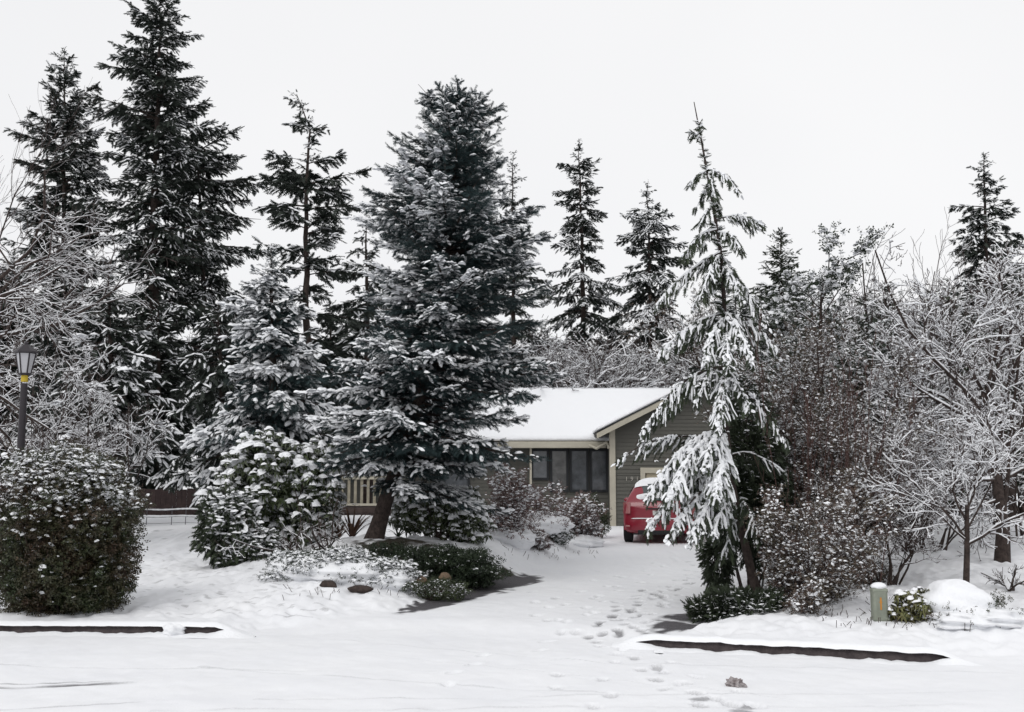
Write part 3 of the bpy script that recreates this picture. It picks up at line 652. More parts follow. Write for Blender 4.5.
# ------------------------------------------------------------------ bare trees and leafless shrubs
def grow(r, base, d, L, rad, levels, nch, wander=.16, up=.08, ratio=(.45, .75), ang=(25, 60), K=6, t0=.25):
    out = []; stack = [(np.array(base, float), np.array(d, float), L, rad, 0)]
    while stack:
        p, d, L, rad, lv = stack.pop()
        d = d / np.linalg.norm(d); P = [p]; q = p.copy(); st = L / (K - 1)
        for i in range(K - 1):
            d = d + r.normal(0, wander, 3) + np.array([0, 0, up]); d /= np.linalg.norm(d); q = q + d * st; P.append(q.copy())
        P = np.array(P); t = np.linspace(0, 1, K); Rr = rad * (1 - .6 * t) if lv < levels else rad * (1 - .8 * t)
        out.append((P, Rr, lv))
        if lv < levels:
            for j in range(nch[min(lv, len(nch) - 1)]):
                f = r.uniform(t0, 1); b = np.array([np.interp(f, t, P[:, i]) for i in range(3)]); tg = np.array([np.interp(f, t, np.gradient(P[:, i])) for i in range(3)]); tg /= np.linalg.norm(tg)
                a = R(r.uniform(*ang)); pr = np.cross(tg, r.normal(0, 1, 3)); pr /= np.linalg.norm(pr) + 1e-9
                nd = tg * math.cos(a) + pr * math.sin(a)
                stack.append((b, nd, L * r.uniform(*ratio) * (1.15 - .4 * f), max(.0025, rad * (1 - .6 * f) * .6), lv + 1))
    return out
REDTW = mat('red_twig', (.1, .055, .048), .8, col2=(.06, .038, .034), scale=5)
def bare(name, label, cat, Y, stems, seed, levels=3, nch=(7, 6, 5, 4), snow=1.0, minsnow=.008, group=None, vtop=None, wander=.16, up=.05, ratio=(.45, .75), ang=(25, 60), base=None, mats=None, leaves=None, cover=.9, minr=.003, trunk=None, loc=None, dy=.8, fine=.5, fixed=(), t0=.25):
    """stems: (u0,v0,u1,v1,radius[,dyoffset]) main limbs in picture units at distance Y; trunk: list of (u,v,r)"""
    r = newrng(seed); mb = MB(); cr = MB()
    if trunk:
        tp = np.array([at(u, v, Y) for u, v, _ in trunk]); gx_, z0 = tp[0][0], zt(tp[0][0], Y); tp[0][2] = z0 - .1
    else:
        p = at(stems[0][0], stems[0][1], Y); gx_ = p[0]; z0 = zt(gx_, Y)
    o = thing(name, label, cat, (gx_, Y, z0), group); lc = (gx_, Y, z0)
    segs = []
    for s_ in stems:
        a = at(s_[0], s_[1], Y); b = at(s_[2], s_[3], Y); off = s_[5] if len(s_) > 5 else r.uniform(-dy, dy); b = b + np.array([0, off, 0])
        if not trunk or len(s_) > 6: a[2] = zt(a[0], Y)
        segs += grow(r, a, b - a, np.linalg.norm(b - a), s_[4], levels, nch, wander, up, ratio, ang, t0=t0)
    for pts, rad, off in fixed:
        Q_ = np.array([at(u, v, Y) + np.array([0, off * k_ / (len(pts) - 1), 0]) for k_, (u, v) in enumerate(pts)]); tq = np.linspace(0, 1, len(pts)); t6 = np.linspace(0, 1, 6)
        Pf = np.stack([np.interp(t6, tq, Q_[:, i]) for i in range(3)], -1); Pf[1:] += r.normal(0, .02, (5, 3)); Lf = np.linalg.norm(np.diff(Pf, axis=0), axis=1).sum(); segs.append((Pf, rad * (1 - .65 * t6), 0))
        for j in range(int(nch[0] * 1.6)):
            f = r.uniform(.12, 1); b = np.array([np.interp(f, t6, Pf[:, i]) for i in range(3)]); tg = np.array([np.interp(f, t6, np.gradient(Pf[:, i])) for i in range(3)]); tg /= np.linalg.norm(tg)
            a_ = R(r.uniform(*ang)); pr_ = np.cross(tg, r.normal(0, 1, 3)); pr_ /= np.linalg.norm(pr_)
            segs += [(x_, y_, l_ + 1) for x_, y_, l_ in grow(r, b, tg * math.cos(a_) + pr_ * math.sin(a_), Lf * r.uniform(.22, .45) * (1.1 - .5 * f), max(.004, rad * .4 * (1 - .5 * f)), levels - 1, nch[1:], wander, up, ratio, ang)]
    # keep above the ground
    segs = [s_ for s_ in segs if s_[0][:, 2].min() > zt(s_[0][-1, 0], s_[0][-1, 1]) - .05]
    if vtop is not None: segs = [s_ for s_ in segs if s_[2] == 0 or s_[0][:, 2].max() < at(0, vtop, Y)[2] + r.normal(0, .25)]
    P = np.array([s_[0] for s_ in segs]); Rr = np.maximum(np.array([s_[1] for s_ in segs]), minr); lv = np.array([s_[2] for s_ in segs])
    if trunk: mb.tube(tp, np.array([t[2] for t in trunk]), 9, 0)
    big = lv == 0
    (mb if True else cr).tubes(P[big], Rr[big], 6, 0)
    if not big.all(): cr.tubes(P[~big], Rr[~big], 4, 0)
    if snow:
        for l_ in range(levels + 1):
            q_ = lv == l_
            if q_.any(): snowlines(cr, P[q_], Rr[q_], 1, snow * (.95 if l_ else .8), minsnow * (.8 if l_ < levels else .55), r=r, cover=cover if l_ < levels else cover * fine)
    if leaves:
        tips = P[lv >= levels - 1]; n = leaves['n']; k = r.integers(0, len(tips), n); j = r.integers(2, tips.shape[1], n)
        T = tips[k, j] + r.normal(0, leaves.get('jit', .03), (n, 3)); d = tips[k, j] - tips[k, j - 1] + r.normal(0, .05, (n, 3)); Sz = leaves['size'] * r.uniform(.6, 1.3, n)
        place(cr, leaves.get('tpl', SPRIG), d, T, Sz, r, .6, 2)
        mk = r.random(n) < leaves.get('snow', .4)
        place(cr, DAB, np.tile([1., 0, 0], (mk.sum(), 1)) + r.normal(0, .3, (mk.sum(), 3)), T[mk], Sz[mk] * leaves.get('ds', .8) * r.uniform(.5, 1.3, mk.sum()), r, .5, 1, off=leaves['size'] * .12)
    ms = [REDTW if mats else TWIG, SNOWT] + ([leaves['mat']] if leaves else [])
    mb.build('trunk', REDTW if mats else BARK, o, lc, smooth=True); cr.build('branches' if not leaves else 'crown', ms, o, lc)
    return o

# left edge
bare('bare_tree', 'tall leafless tree with thin upright twigs at the far left edge', 'tree', 27, [(-20, 330, -2, 90, .025), (-20, 330, -18, 100, .02), (-25, 330, 6, 150, .02), (-20, 330, 14, 210, .02), (-30, 340, -50, 90, .02)], 31, 2, (9, 6, 4), .5, .006, trunk=[(-20, 500, .12), (-22, 400, .1), (-20, 328, .07)], up=.1, ang=(15, 40), ratio=(.35, .55), wander=.1)
bare('bare_tree', 'spreading leafless tree whose snow-coated limbs reach in from the left behind the lamp', 'tree', 18, [(-70, 380, 66, 372, .04, -.2), (-70, 360, 120, 262, .045, .3), (-70, 350, 60, 250, .04, -.6), (-72, 330, 100, 215, .04, 1), (-70, 330, 10, 190, .035, 0), (-60, 400, 120, 345, .03, .8), (-50, 300, 70, 330, .03, -.9), (-50, 330, 30, 300, .035, .6)], 32, 3, (9, 6, 4), .85, .0085, vtop=205, fixed=[([(-30, 373), (0, 370), (32, 374), (63, 372)], .028, -1.2), ([(63, 372), (76, 388), (92, 398), (120, 404)], .012, -.2), ([(-40, 330), (20, 270), (60, 245), (105, 225)], .03, .2), ([(-20, 220), (30, 290), (60, 345), (90, 385)], .016, -.5)], trunk=[(-85, 540, .2), (-80, 450, .17), (-70, 370, .13), (-68, 320, .08)], up=0, wander=.22, ratio=(.3, .55))
def thicket(label, Y, u0, u1, vt, vb, seed, n=16, group=None, snow=1.1, minsnow=.009, nch=(8, 6, 4), name='bare_shrub', lev=3, leaves=None, wander=.2, **k):
    r = newrng(seed + 500); st = []
    uc = (u0 + u1) / 2
    for i in range(n):
        f = r.uniform(-1, 1); ue = uc + f * (u1 - u0) / 2; top = vt + (vb - vt) * .45 * abs(f) ** 1.6 * r.uniform(.3, 1) + (vb - vt) * r.uniform(0, .22)
        st.append((uc + f * (u1 - u0) * .16, vb, ue, top, .012 * Y / 18 + .006, r.normal(0, .55)))
    return bare(name, label, 'shrub', Y, st, seed, lev, nch, snow, minsnow, group, vtop=vt, wander=wander, up=.04, ratio=(.3, .5), leaves=leaves, **k)
GB = 'leafless snow-covered shrubs'
thicket('tangled snow-coated leafless shrub behind the lamp post', 21, -60, 110, 350, 500, 33, 10, GB, snow=1.1, fine=.25, cover=.75)
thicket('tangled snow-coated leafless shrub between the lamp post and the hemlock', 22, 60, 180, 400, 500, 34, 6, GB, snow=1.1, fine=.25, cover=.75)
# behind the house: one shrub built, the others are its copies
HS = 'snowy thickets behind the house'
t0 = thicket('snowy leafless thicket behind the left end of the house roof', 42, 505, 640, 340, 490, 35, 24, HS, snow=1.2, minsnow=.02, nch=(9, 7, 4), minr=.008)
for i, (u, Y, rz, sc_, lb) in enumerate([(625, 43, .9, 1.0, 'snowy leafless thicket behind the middle of the house roof'), (690, 42.5, 2.2, 1.05, 'snowy leafless thicket behind the garage gable'), (505, 44, 3.5, 1.05, 'snowy leafless thicket behind the blue spruce'),
        (420, 45, 4.4, 1.0, 'snowy leafless thicket in the gap left of the blue spruce'), (330, 46, 5.2, 1.0, 'snowy leafless thicket behind the ragged fir'), (225, 46, 1.7, 1.0, 'snowy leafless thicket behind the board fence'), (60, 45, 2.9, 1.1, 'snowy leafless thicket behind the leftmost tall fir'),
        (775, 42, 3.1, 1.15, 'snowy leafless thicket behind the narrow green fir'), (870, 42, .3, 1.2, 'snowy leafless thicket behind the leafy thicket'), (960, 43, 1.2, 1.2, 'snowy leafless thicket behind the bare trees on the right'), (1060, 42, 4.0, 1.2, 'snowy leafless thicket at the far right edge')]):
    p = at(u, 490, Y); dup(t0, (p[0], Y, zt(p[0], Y)), rz, lb, sc_)
# right side
bare('bare_tree', 'large leafless tree with thick snow-lined forking limbs and a dark trunk at the right edge', 'tree', 17, [(1000, 440, 1060, 300, .035, .4), (1002, 450, 1100, 380, .03, -.5), (1004, 480, 1080, 440, .025, -.6)],
     41, 3, (10, 8, 4), 1.35, .0105, trunk=[(1002, 570, .13), (1003, 530, .1), (996, 470, .08), (984, 425, .06), (984, 390, .045)], up=.03, wander=.17, ratio=(.3, .55), vtop=262, fine=.6, minr=.0045,
     fixed=[([(984, 412), (936, 365), (895, 324), (866, 256)], .032, -.4), ([(986, 435), (936, 404), (895, 384), (872, 352)], .03, -.8), ([(986, 400), (1004, 360), (1020, 318), (1030, 275)], .03, .3), ([(1003, 520), (1008, 450), (1011, 395), (1026, 300)], .034, -.2),
            ([(992, 460), (950, 440), (905, 428), (874, 432)], .026, -.9), ([(985, 395), (958, 340), (935, 300), (928, 272)], .026, .5), ([(985, 395), (998, 340), (990, 290), (984, 268)], .03, -.6), ([(996, 480), (955, 480), (915, 470), (878, 478)], .03, -.6),
            ([(998, 500), (960, 512), (925, 505), (900, 520)], .022, -.9), ([(990, 440), (960, 400), (915, 380), (890, 392)], .03, .6)])
bare('bare_tree', 'small leafless tree with fine snow-coated twigs behind the rounded snow mound', 'tree', 14.3, [(966, 540, 930, 440, .018), (967, 530, 985, 430, .018), (967, 545, 1012, 480, .02), (966, 520, 900, 470, .015), (967, 510, 960, 420, .015), (966, 540, 890, 505, .013), (967, 530, 1030, 440, .014)],
     42, 3, (9, 6, 4), 1.2, .008, trunk=[(965, 588, .045), (967, 550, .036), (967, 505, .025)], up=.02, wander=.2, ratio=(.35, .6))
bare('bare_tree', 'tall thin leafless saplings rising above the brush right of the leafy thicket', 'tree', 20, [(900, 540, 865, 262, .03), (905, 540, 905, 275, .02), (910, 540, 930, 255, .022), (890, 540, 885, 300, .02), (920, 540, 955, 290, .02), (880, 540, 850, 300, .018)], 43, 2, (14, 6), .9, .007, up=.08, ang=(20, 50), ratio=(.25, .4))
bare('bare_tree', 'leafless snow-crusted tree standing behind the large bare tree on the right', 'tree', 23, [(1010, 470, 960, 290, .03), (1010, 470, 1050, 300, .03), (1008, 460, 1005, 280, .03), (1010, 480, 930, 380, .025), (1012, 480, 1090, 400, .025)], 44, 3, (9, 6, 5), 1.2, .012, trunk=[(1012, 545, .13), (1010, 460, .09)], wander=.2, ratio=(.35, .55), vtop=285)
thicket('snow-coated leafless shrub spreading below the large bare tree', 18.5, 850, 1000, 400, 560, 45, 22, GB, snow=1.2)
thicket('snow-coated leafless shrub at the right edge beyond the dark trunk', 20, 950, 1100, 380, 540, 46, 18, GB, snow=1.2)
thicket('thin leafless shrub with brown stems between the leafy thicket and the utility pedestal', 15.2, 840, 935, 470, 590, 47, 12, GB, snow=.9, minsnow=.005)
thicket('tall leafless brush crowding the upper right above the thicket', 22, 830, 970, 300, 520, 48, 22, GB, snow=1.2)

# ------------------------------------------------------------------ leafy shrubs
def shrub(name, label, Y, ells, n, size, leaf, tpl, seed, snow=.6, group=None, cat='shrub', ds=.9, dome=None, up=.2, shell=.45, stems=14, depth=1.0, twmat=None, stemr=.012, loc=None, side=.15, offk=.1, lumpy=.16, topw=0):
    r = newrng(seed); E = []
    for (u, v, ru, rv) in ells:
        c = at(u, v, Y); E.append((c[0], Y, c[2], ru * pxm(Y), depth * ru * pxm(Y), rv * pxm(Y)))
    E = np.array(E); gxx = np.average(E[:, 0], weights=E[:, 3]); z0 = zt(gxx, Y)
    o = thing(name, label, cat, (gxx, Y, z0), group); lc = (gxx, Y, z0)
    wgt = (E[:, 3] * E[:, 5]) + (E[:, 3] * E[:, 4]); k = r.choice(len(E), n * 2, p=wgt / wgt.sum())
    d = r.normal(0, 1, (n * 2, 3)); d /= np.linalg.norm(d, axis=1, keepdims=True)
    rr = 1 - shell * r.random(n * 2) ** 1.6; wob = 1 + lumpy * np.sin(d[:, 0] * 5 + seed + k) * np.sin(d[:, 2] * 6 + k * 2) * 1.3 + r.normal(0, .05, n * 2)
    T = E[k, :3] + d * E[k, 3:] * (rr * wob)[:, None]
    g = terr(T[:, 0], T[:, 1]) + .03; ok = T[:, 2] > g; T = T[ok][:n]; d = d[ok][:n]; rr = rr[ok][:n]; n = len(T)
    nrm = d / np.array([1, 1, 1.]); dd = nrm + np.array([0, 0, up]) + r.normal(0, .45, (n, 3)); Sz = size * r.uniform(.65, 1.3, n)
    cr = MB()
    if tpl is ROS:      # rosettes face outward/up
        q = nrm * .6 + np.array([0, 0, .9]) + r.normal(0, .25, (n, 3)); q /= np.linalg.norm(q, axis=1, keepdims=True)
        x = np.cross(q, r.normal(0, 1, (n, 3))); x /= np.linalg.norm(x, axis=1, keepdims=True); y = np.cross(q, x); B = np.stack([x, y, q], -1) * Sz[:, None, None]
        kk = r.integers(0, 3, n)
        for i in range(3): cr.inst(tpl[i], B[kk == i], T[kk == i], 0)
    else: place(cr, tpl, dd, T, Sz, r, .8, 0)
    zt_, zb_ = T[:, 2].max(), T[:, 2].min(); hf = (T[:, 2] - zb_) / (zt_ - zb_ + 1e-6)
    ph = np.sin(T[:, 0] * 5 / (size * 10) + seed) * np.sin(T[:, 2] * 6 / (size * 10)) * np.sin(T[:, 1] * 5 / (size * 10) + 1)
    pr = snow * (side + (1 - side) * np.clip(d[:, 2] * 1.1 + .25, 0, 1)) * np.clip(rr * 2 - .9, 0, 1) * (1 + .7 * ph)
    if topw: pr = pr * np.clip(hf * topw - .62 * topw + .3, .05, 1.2)
    mk = r.random(n) < pr
    h = np.tile([1., 0, 0], (mk.sum(), 1)) + r.normal(0, .8, (mk.sum(), 3)) * [1, 1, .35]
    place(cr, dome or DAB, h, T[mk], Sz[mk] * ds * r.uniform(.45, 1.3, mk.sum()), r, .3, 1, off=size * offk)
    mb = MB(); ks = r.integers(0, n, stems); base = np.stack([gxx + (T[ks, 0] - gxx) * .25 + r.normal(0, .04, stems), Y + (T[ks, 1] - Y) * .25, np.zeros(stems)], -1); base[:, 2] = terr(base[:, 0], base[:, 1]) - .03
    tt = np.linspace(0, 1, 6)[None, :, None]; P = base[:, None] * (1 - tt) + T[ks][:, None] * tt + r.normal(0, .02, (stems, 6, 3)) * np.sin(np.pi * tt)
    mb.tubes(P, stemr * (1.2 - np.linspace(0, 1, 6))[None] * np.ones((stems, 1)), 5, 0)
    mb.build('stems', twmat or TWIG, o, lc, smooth=True); cr.build('foliage', [leaf, SNOWT], o, lc)
    return o
def lumpmesh(center, rad, seed, seg=40, rings=22, amp=.12, cut=None, freq=3.0):
    r = newrng(seed); ph = r.uniform(0, 6, 12); V = []
    for i in range(rings + 1):
        th = math.pi * i / rings
        for j in range(seg):
            a = 2 * math.pi * j / seg; d = np.array([math.sin(th) * math.cos(a), math.sin(th) * math.sin(a), math.cos(th)])
            k = 1 + amp * (math.sin(d[0] * freq + ph[0]) * math.sin(d[1] * freq + ph[1]) + .6 * math.sin(d[2] * freq * 2 + ph[2] + d[0] * 4) + .35 * math.sin(d[0] * freq * 4 + ph[3]) * math.sin(d[1] * freq * 4.3 + ph[4]))
            V.append(np.array(center) + d * np.array(rad) * k)
    Fc = [[i * seg + j, (i + 1) * seg + j, (i + 1) * seg + (j + 1) % seg, i * seg + (j + 1) % seg] for i in range(rings) for j in range(seg)]
    return V, Fc
# big clipped bush at left front
shrub('hedge_bush', 'big rounded dark-leaved bush with snow on top beside the left kerb', 14.3, [(66, 548, 66, 66), (52, 556, 54, 58), (82, 512, 54, 56), (40, 502, 44, 48), (70, 482, 42, 32), (94, 545, 40, 60), (40, 578, 34, 44), (94, 578, 38, 40), (66, 585, 50, 36)], 19000, .08, LEAFH, SPRIG, 61, snow=1.9, shell=.35, stems=40, depth=.95, side=.2, up=.3, ds=1.5, lumpy=.14, topw=2.6)
shrub('hedge_bush', 'small dark bush half cut off by the left edge behind the big rounded bush', 15.8, [(-16, 500, 34, 30), (-14, 545, 30, 50)], 2500, .08, LEAFH, SPRIG, 62, snow=1.0, depth=1, side=.2)
RH = 'broad-leaved evergreen shrubs with snow-capped leaf clusters'
shrub('rhododendron', 'large rhododendron with snow caps on its leaf clusters left of the spruce trunk', 18.8, [(275, 478, 56, 42), (250, 500, 44, 50), (305, 500, 42, 42), (262, 455, 32, 20), (290, 535, 40, 26), (318, 470, 24, 28)], 1500, .13, LEAFG, ROS, 63, snow=3.0, group=RH, shell=.5, ds=1.2, dome=DOME, depth=.8, side=.5, offk=.1, stemr=.02)
shrub('rhododendron', 'lower rhododendron with puffy snow caps right of the spruce trunk', 19.6, [(440, 512, 42, 26), (415, 508, 26, 24), (468, 520, 26, 26)], 750, .12, LEAFG, ROS, 64, snow=3.0, group=RH, shell=.5, ds=1.2, dome=DOME, depth=.8, side=.5, offk=.1, stemr=.02)
shrub('weeping_shrub', 'low weeping evergreen shrub trailing down the slope below the large rhododendron', 17.8, [(228, 530, 28, 38), (216, 520, 16, 22), (250, 548, 26, 22)], 2600, .11, NEEDLEC, FROND, 65, snow=1.5, up=-.9, depth=.8, side=.4, dome=LUMPB, ds=1.0)
# ground cover around the island
def undersnow(o, Y, ells, seed, dz=-.02, gnd=False):
    mb = MB()
    for k_, (u, v, ru, rv) in enumerate(ells): c = at(u, v, Y); mb.add(*lumpmesh((c[0], Y, zt(c[0], Y) + .02 if gnd else c[2] + dz), (ru * pxm(Y), ru * pxm(Y) * .7, rv * pxm(Y)), seed + k_, 48, 20, .09, freq=6))
    mb.build('snow_cover', SNOW, o, tuple(o.location), smooth=True)
hth = shrub('heather', 'flat snow-smothered heather patch at the front of the planted island', 16.2, [(330, 570, 58, 20), (290, 566, 22, 15), (385, 578, 36, 17), (352, 585, 52, 13)], 6000, .055, LEAFD, SPRIG, 66, snow=2.2, side=.5, ds=1.9, depth=.7, shell=.6, stems=20)
undersnow(hth, 16.15, [(330, 574, 56, 15), (292, 570, 24, 11), (382, 582, 34, 13), (352, 586, 50, 9)], 3, dz=.03)
shrub('juniper', 'dark green spreading juniper without snow beneath the blue spruce', 17.3, [(440, 572, 50, 12), (400, 562, 40, 11), (470, 576, 30, 10), (420, 584, 34, 8), (445, 560, 44, 9), (392, 555, 32, 8)], 6800, .075, LEAFD, SPRIG, 67, snow=.15, side=.3, depth=.9, shell=.8, lumpy=.3, stems=20)
shrub('low_plant', 'low bright green plant with specks of snow beside the round stones', 15.9, [(442, 590, 26, 9), (415, 592, 16, 8)], 1100, .05, LEAFG, SPRIG, 68, snow=.7, side=.4, depth=.6)
GT = 'brownish twiggy shrubs along the driveway bed'
for i, (lb, Y, el, n, sd) in enumerate([('tallest mauve twiggy shrub in front of the dark windows', 23.5, [(535, 512, 36, 26), (515, 512, 24, 24)], 1500, 71), ('mauve twiggy shrub at the left end of the driveway bed beside the lower rhododendron', 21.5, [(505, 528, 28, 22), (512, 492, 22, 26)], 1700, 72),
        ('mauve twiggy shrub below the right window pane', 25, [(578, 515, 24, 18)], 900, 73)]):
    undersnow(shrub('twiggy_shrub', lb, Y, el, n, .085, LEAFP, SPRIG, sd, snow=1.5, group=GT, side=.6, depth=.8, ds=1.3, stems=90, stemr=.006, shell=.7, lumpy=.3), Y, [(e_[0], e_[1] + e_[3] * .75, e_[2] * 1.0, e_[3] * .5) for e_ in el], sd, gnd=True)
shrub('evergreen_shrub', 'dark green shrub against the corner of the garage', 27.5, [(592, 515, 14, 18), (601, 522, 8, 12)], 700, .09, LEAFG, SPRIG, 74, snow=.6, side=.3, depth=.8)
GS = 'low snow-covered shrubs at the driveway edge'
shrub('low_shrub', 'low snow-mounded shrub nearest the bark bed', 22, [(530, 541, 18, 11)], 700, .075, LEAFP, SPRIG, 75, snow=1.4, group=GS, side=.6, ds=2)
shrub('low_shrub', 'low snow-mounded shrub in the middle of the driveway bed', 23.5, [(556, 533, 14, 11)], 600, .075, LEAFD, SPRIG, 76, snow=1.4, group=GS, side=.6, ds=2)
shrub('low_shrub', 'low snow-mounded shrub nearest the garage corner', 25.2, [(585, 528, 16, 12)], 700, .08, LEAFP, SPRIG, 77, snow=1.3, group=GS, side=.6, ds=2)
# thicket on the right of the driveway
TH = 'leafy shrubs of the thicket beside the driveway'
def leafy(n, size=.08, mat_=None, snow=.4, ds=1.05, jit=.06, tpl=None): return dict(n=n, size=size, mat=mat_ or LEAFR, snow=snow, ds=ds, jit=jit, tpl=tpl or SPRIG)
bare('leafy_thicket', 'tall upright red-brown leafy shrub just behind the drooping conifer', 'shrub', 16.6, [(775, 590, 765, 340, .03), (780, 590, 790, 320, .03), (785, 590, 812, 350, .03), (770, 590, 745, 400, .025), (785, 590, 830, 420, .025), (778, 590, 780, 440, .025), (770, 590, 740, 480, .02), (782, 590, 812, 480, .02)], 81, 2, (18, 10), .9, .007, TH, up=.1, ang=(20, 55), ratio=(.22, .4), leaves=leafy(7800, .065, snow=.62), t0=.12, fine=.9)
bare('leafy_thicket', 'tall red-brown leafy shrub in the middle of the thicket', 'shrub', 16, [(830, 600, 815, 345, .03), (835, 600, 840, 330, .03), (840, 600, 868, 360, .03), (825, 600, 795, 420, .025), (840, 600, 880, 430, .025), (832, 600, 835, 450, .025), (826, 600, 800, 500, .02), (838, 600, 872, 500, .02)], 82, 2, (18, 10), .9, .007, TH, up=.1, ang=(20, 55), ratio=(.22, .4), leaves=leafy(7800, .062, snow=.62), t0=.12, fine=.9)
bare('leafy_thicket', 'broad brown leafy shrub reaching the ground at the back of the utility pedestal', 'shrub', 15.4, [(845, 606, 830, 470, .015), (850, 606, 858, 450, .015), (855, 606, 885, 480, .015), (845, 606, 812, 520, .015), (856, 606, 895, 530, .012), (850, 606, 868, 520, .012), (846, 606, 836, 545, .012), (856, 606, 884, 570, .01), (842, 606, 815, 572, .01)], 91, 2, (16, 8), .9, .007, TH, up=.06, ang=(20, 65), ratio=(.25, .45), t0=.08, leaves=leafy(4200, .055, snow=.7), vtop=430, fine=.9)
bare('red_stems', 'bundle of tall thin reddish upright stems showing through the middle of the thicket', 'shrub', 14.9, [(790 + k_ * 9, 606, 782 + k_ * 10 + (k_ * 37) % 13, 350 + (k_ * 53) % 60, .008, ((k_ * 29) % 10) / 10 - .5) for k_ in range(11)], 92, 2, (12, 4), .6, .004, None, up=.12, ang=(12, 35), ratio=(.12, .25), wander=.05, mats=1)
bare('leafy_thicket', 'lower dark leafy shrub at the foot of the thicket beside the kerb', 'shrub', 13.7, [(800, 618, 785, 500, .016), (805, 618, 830, 480, .016), (810, 618, 855, 520, .016), (795, 618, 765, 540, .016), (806, 618, 806, 520, .016), (812, 618, 845, 560, .012), (798, 618, 770, 580, .012), (820, 618, 862, 585, .012), (815, 618, 835, 588, .012), (800, 618, 788, 585, .012)], 83, 2, (14, 8), .5, .004, TH, up=.06, ang=(20, 60), ratio=(.25, .45), leaves=leafy(7500, .058, LEAFR, .6), t0=.04)
bare('leafy_thicket', 'red-stemmed leafy shrub at the right end of the thicket', 'shrub', 15.8, [(860, 602, 850, 440, .02), (862, 602, 885, 430, .02), (866, 602, 905, 480, .02), (858, 602, 840, 500, .015), (864, 602, 880, 520, .015)], 84, 2, (14, 8), .9, .005, TH, up=.08, ang=(20, 60), ratio=(.25, .45), leaves=leafy(2600, .055, snow=.6))
bare('leafy_tree', 'broad-leaved evergreen tree with hanging snowy leaf sprays above the thicket', 'tree', 21, [(832, 480, 830, 258, .05), (830, 480, 855, 285, .04), (828, 480, 802, 310, .04), (832, 480, 880, 320, .04), (832, 480, 845, 340, .04), (830, 480, 815, 370, .04), (834, 480, 885, 380, .03)], 85, 2, (14, 8), .8, .006, None, up=.05, ang=(25, 60), ratio=(.2, .36), trunk=[(832, 545, .12), (832, 475, .09)], leaves=leafy(5600, .12, LEAFD, .8, 1.3, .06))
bare('leafy_tree', 'dark evergreen tree filling the gap behind the drooping conifer', 'tree', 22, [(760, 500, 750, 330, .04), (760, 500, 778, 345, .04), (758, 500, 735, 380, .04), (762, 500, 795, 400, .04), (760, 500, 765, 420, .03), (758, 500, 738, 450, .03)], 86, 2, (14, 8), .6, .005, None, up=.05, ang=(25, 60), ratio=(.2, .36), trunk=[(760, 545, .1), (760, 495, .08)], leaves=leafy(4200, .12, LEAFD, .5))
shrub('dark_conifer_shrub', 'narrow hanging dark green shrub at the driveway side of the thicket', 15.2, [(717, 562, 14, 28), (724, 540, 12, 26)], 1500, .085, NEEDLEC, FROND, 87, snow=.15, up=-.7, dome=LUMP)
shrub('ivy_mound', 'dark evergreen mass around the lower trunk of the drooping conifer', 15.6, [(735, 500, 34, 44), (762, 520, 30, 50), (752, 465, 34, 40), (750, 420, 20, 30)], 4300, .1, NEEDLEC, FROND, 88, snow=.35, up=-.3, depth=.8, dome=LUMP)
shrub('low_evergreen', 'low dark spreading evergreen with white-tipped sprays at the foot of the drooping conifer', 13.7, [(745, 612, 44, 20), (715, 612, 26, 14), (785, 620, 38, 14), (730, 624, 34, 9), (835, 624, 34, 8)], 5200, .075, NEEDLEC, FROND, 89, snow=.55, side=.4, depth=.7, dome=LUMP)
shrub('small_bush', 'small bush of yellow-green leaves beside the utility pedestal', 12.7, [(915, 608, 20, 18), (905, 615, 14, 12)], 130, .085, mat('yellow_green_leaf', (.13, .14, .05), .45, col2=(.08, .07, .03), scale=6, island=.4), ROS, 90, snow=1.6, side=.4, dome=DOME, ds=.8, stemr=.006)

# ------------------------------------------------------------------ rounded snow-buried shrubs, rocks, small plants
p = at(962, 622, 12.6); g = zt(p[0], 12.6)
o = thing('snow_buried_shrub', 'rounded snow-buried shrub with dark leaves peeking out, right of the yellow-green bush', 'shrub', (p[0], 12.6, g)); lc = (p[0], 12.6, g)
mb = MB(); mb.add(*lumpmesh((p[0] - .02, 12.7, g + .17), (.42, .36, .27), 5, amp=.1, freq=4)); mb.add(*lumpmesh((p[0] + .1, 12.35, g + .03), (.52, .36, .13), 6, amp=.2, freq=6)); mb.build('snow_cover', SNOW, o, lc, smooth=True)
r = newrng(7); mb = MB(); n = 260; T = np.array([p[0], 12.4, g]) + np.stack([r.normal(0, .36, n), r.normal(0, .16, n), np.abs(r.normal(.1, .06, n))], -1); sp_ = r.random(n) < .2
T[sp_] = np.array([p[0] + .36, 12.45, g + .24]) + r.normal(0, .05, (sp_.sum(), 3)); place(mb, SPRIG, r.normal(0, 1, (n, 3)), T, np.full(n, .05), r, .8, 0); mb.build('leaves', LEAFH, o, lc)
STONE = mat('tan_stone', (.2, .14, .09), .9, col2=(.09, .065, .05), scale=7, bump=.8, bscale=20)
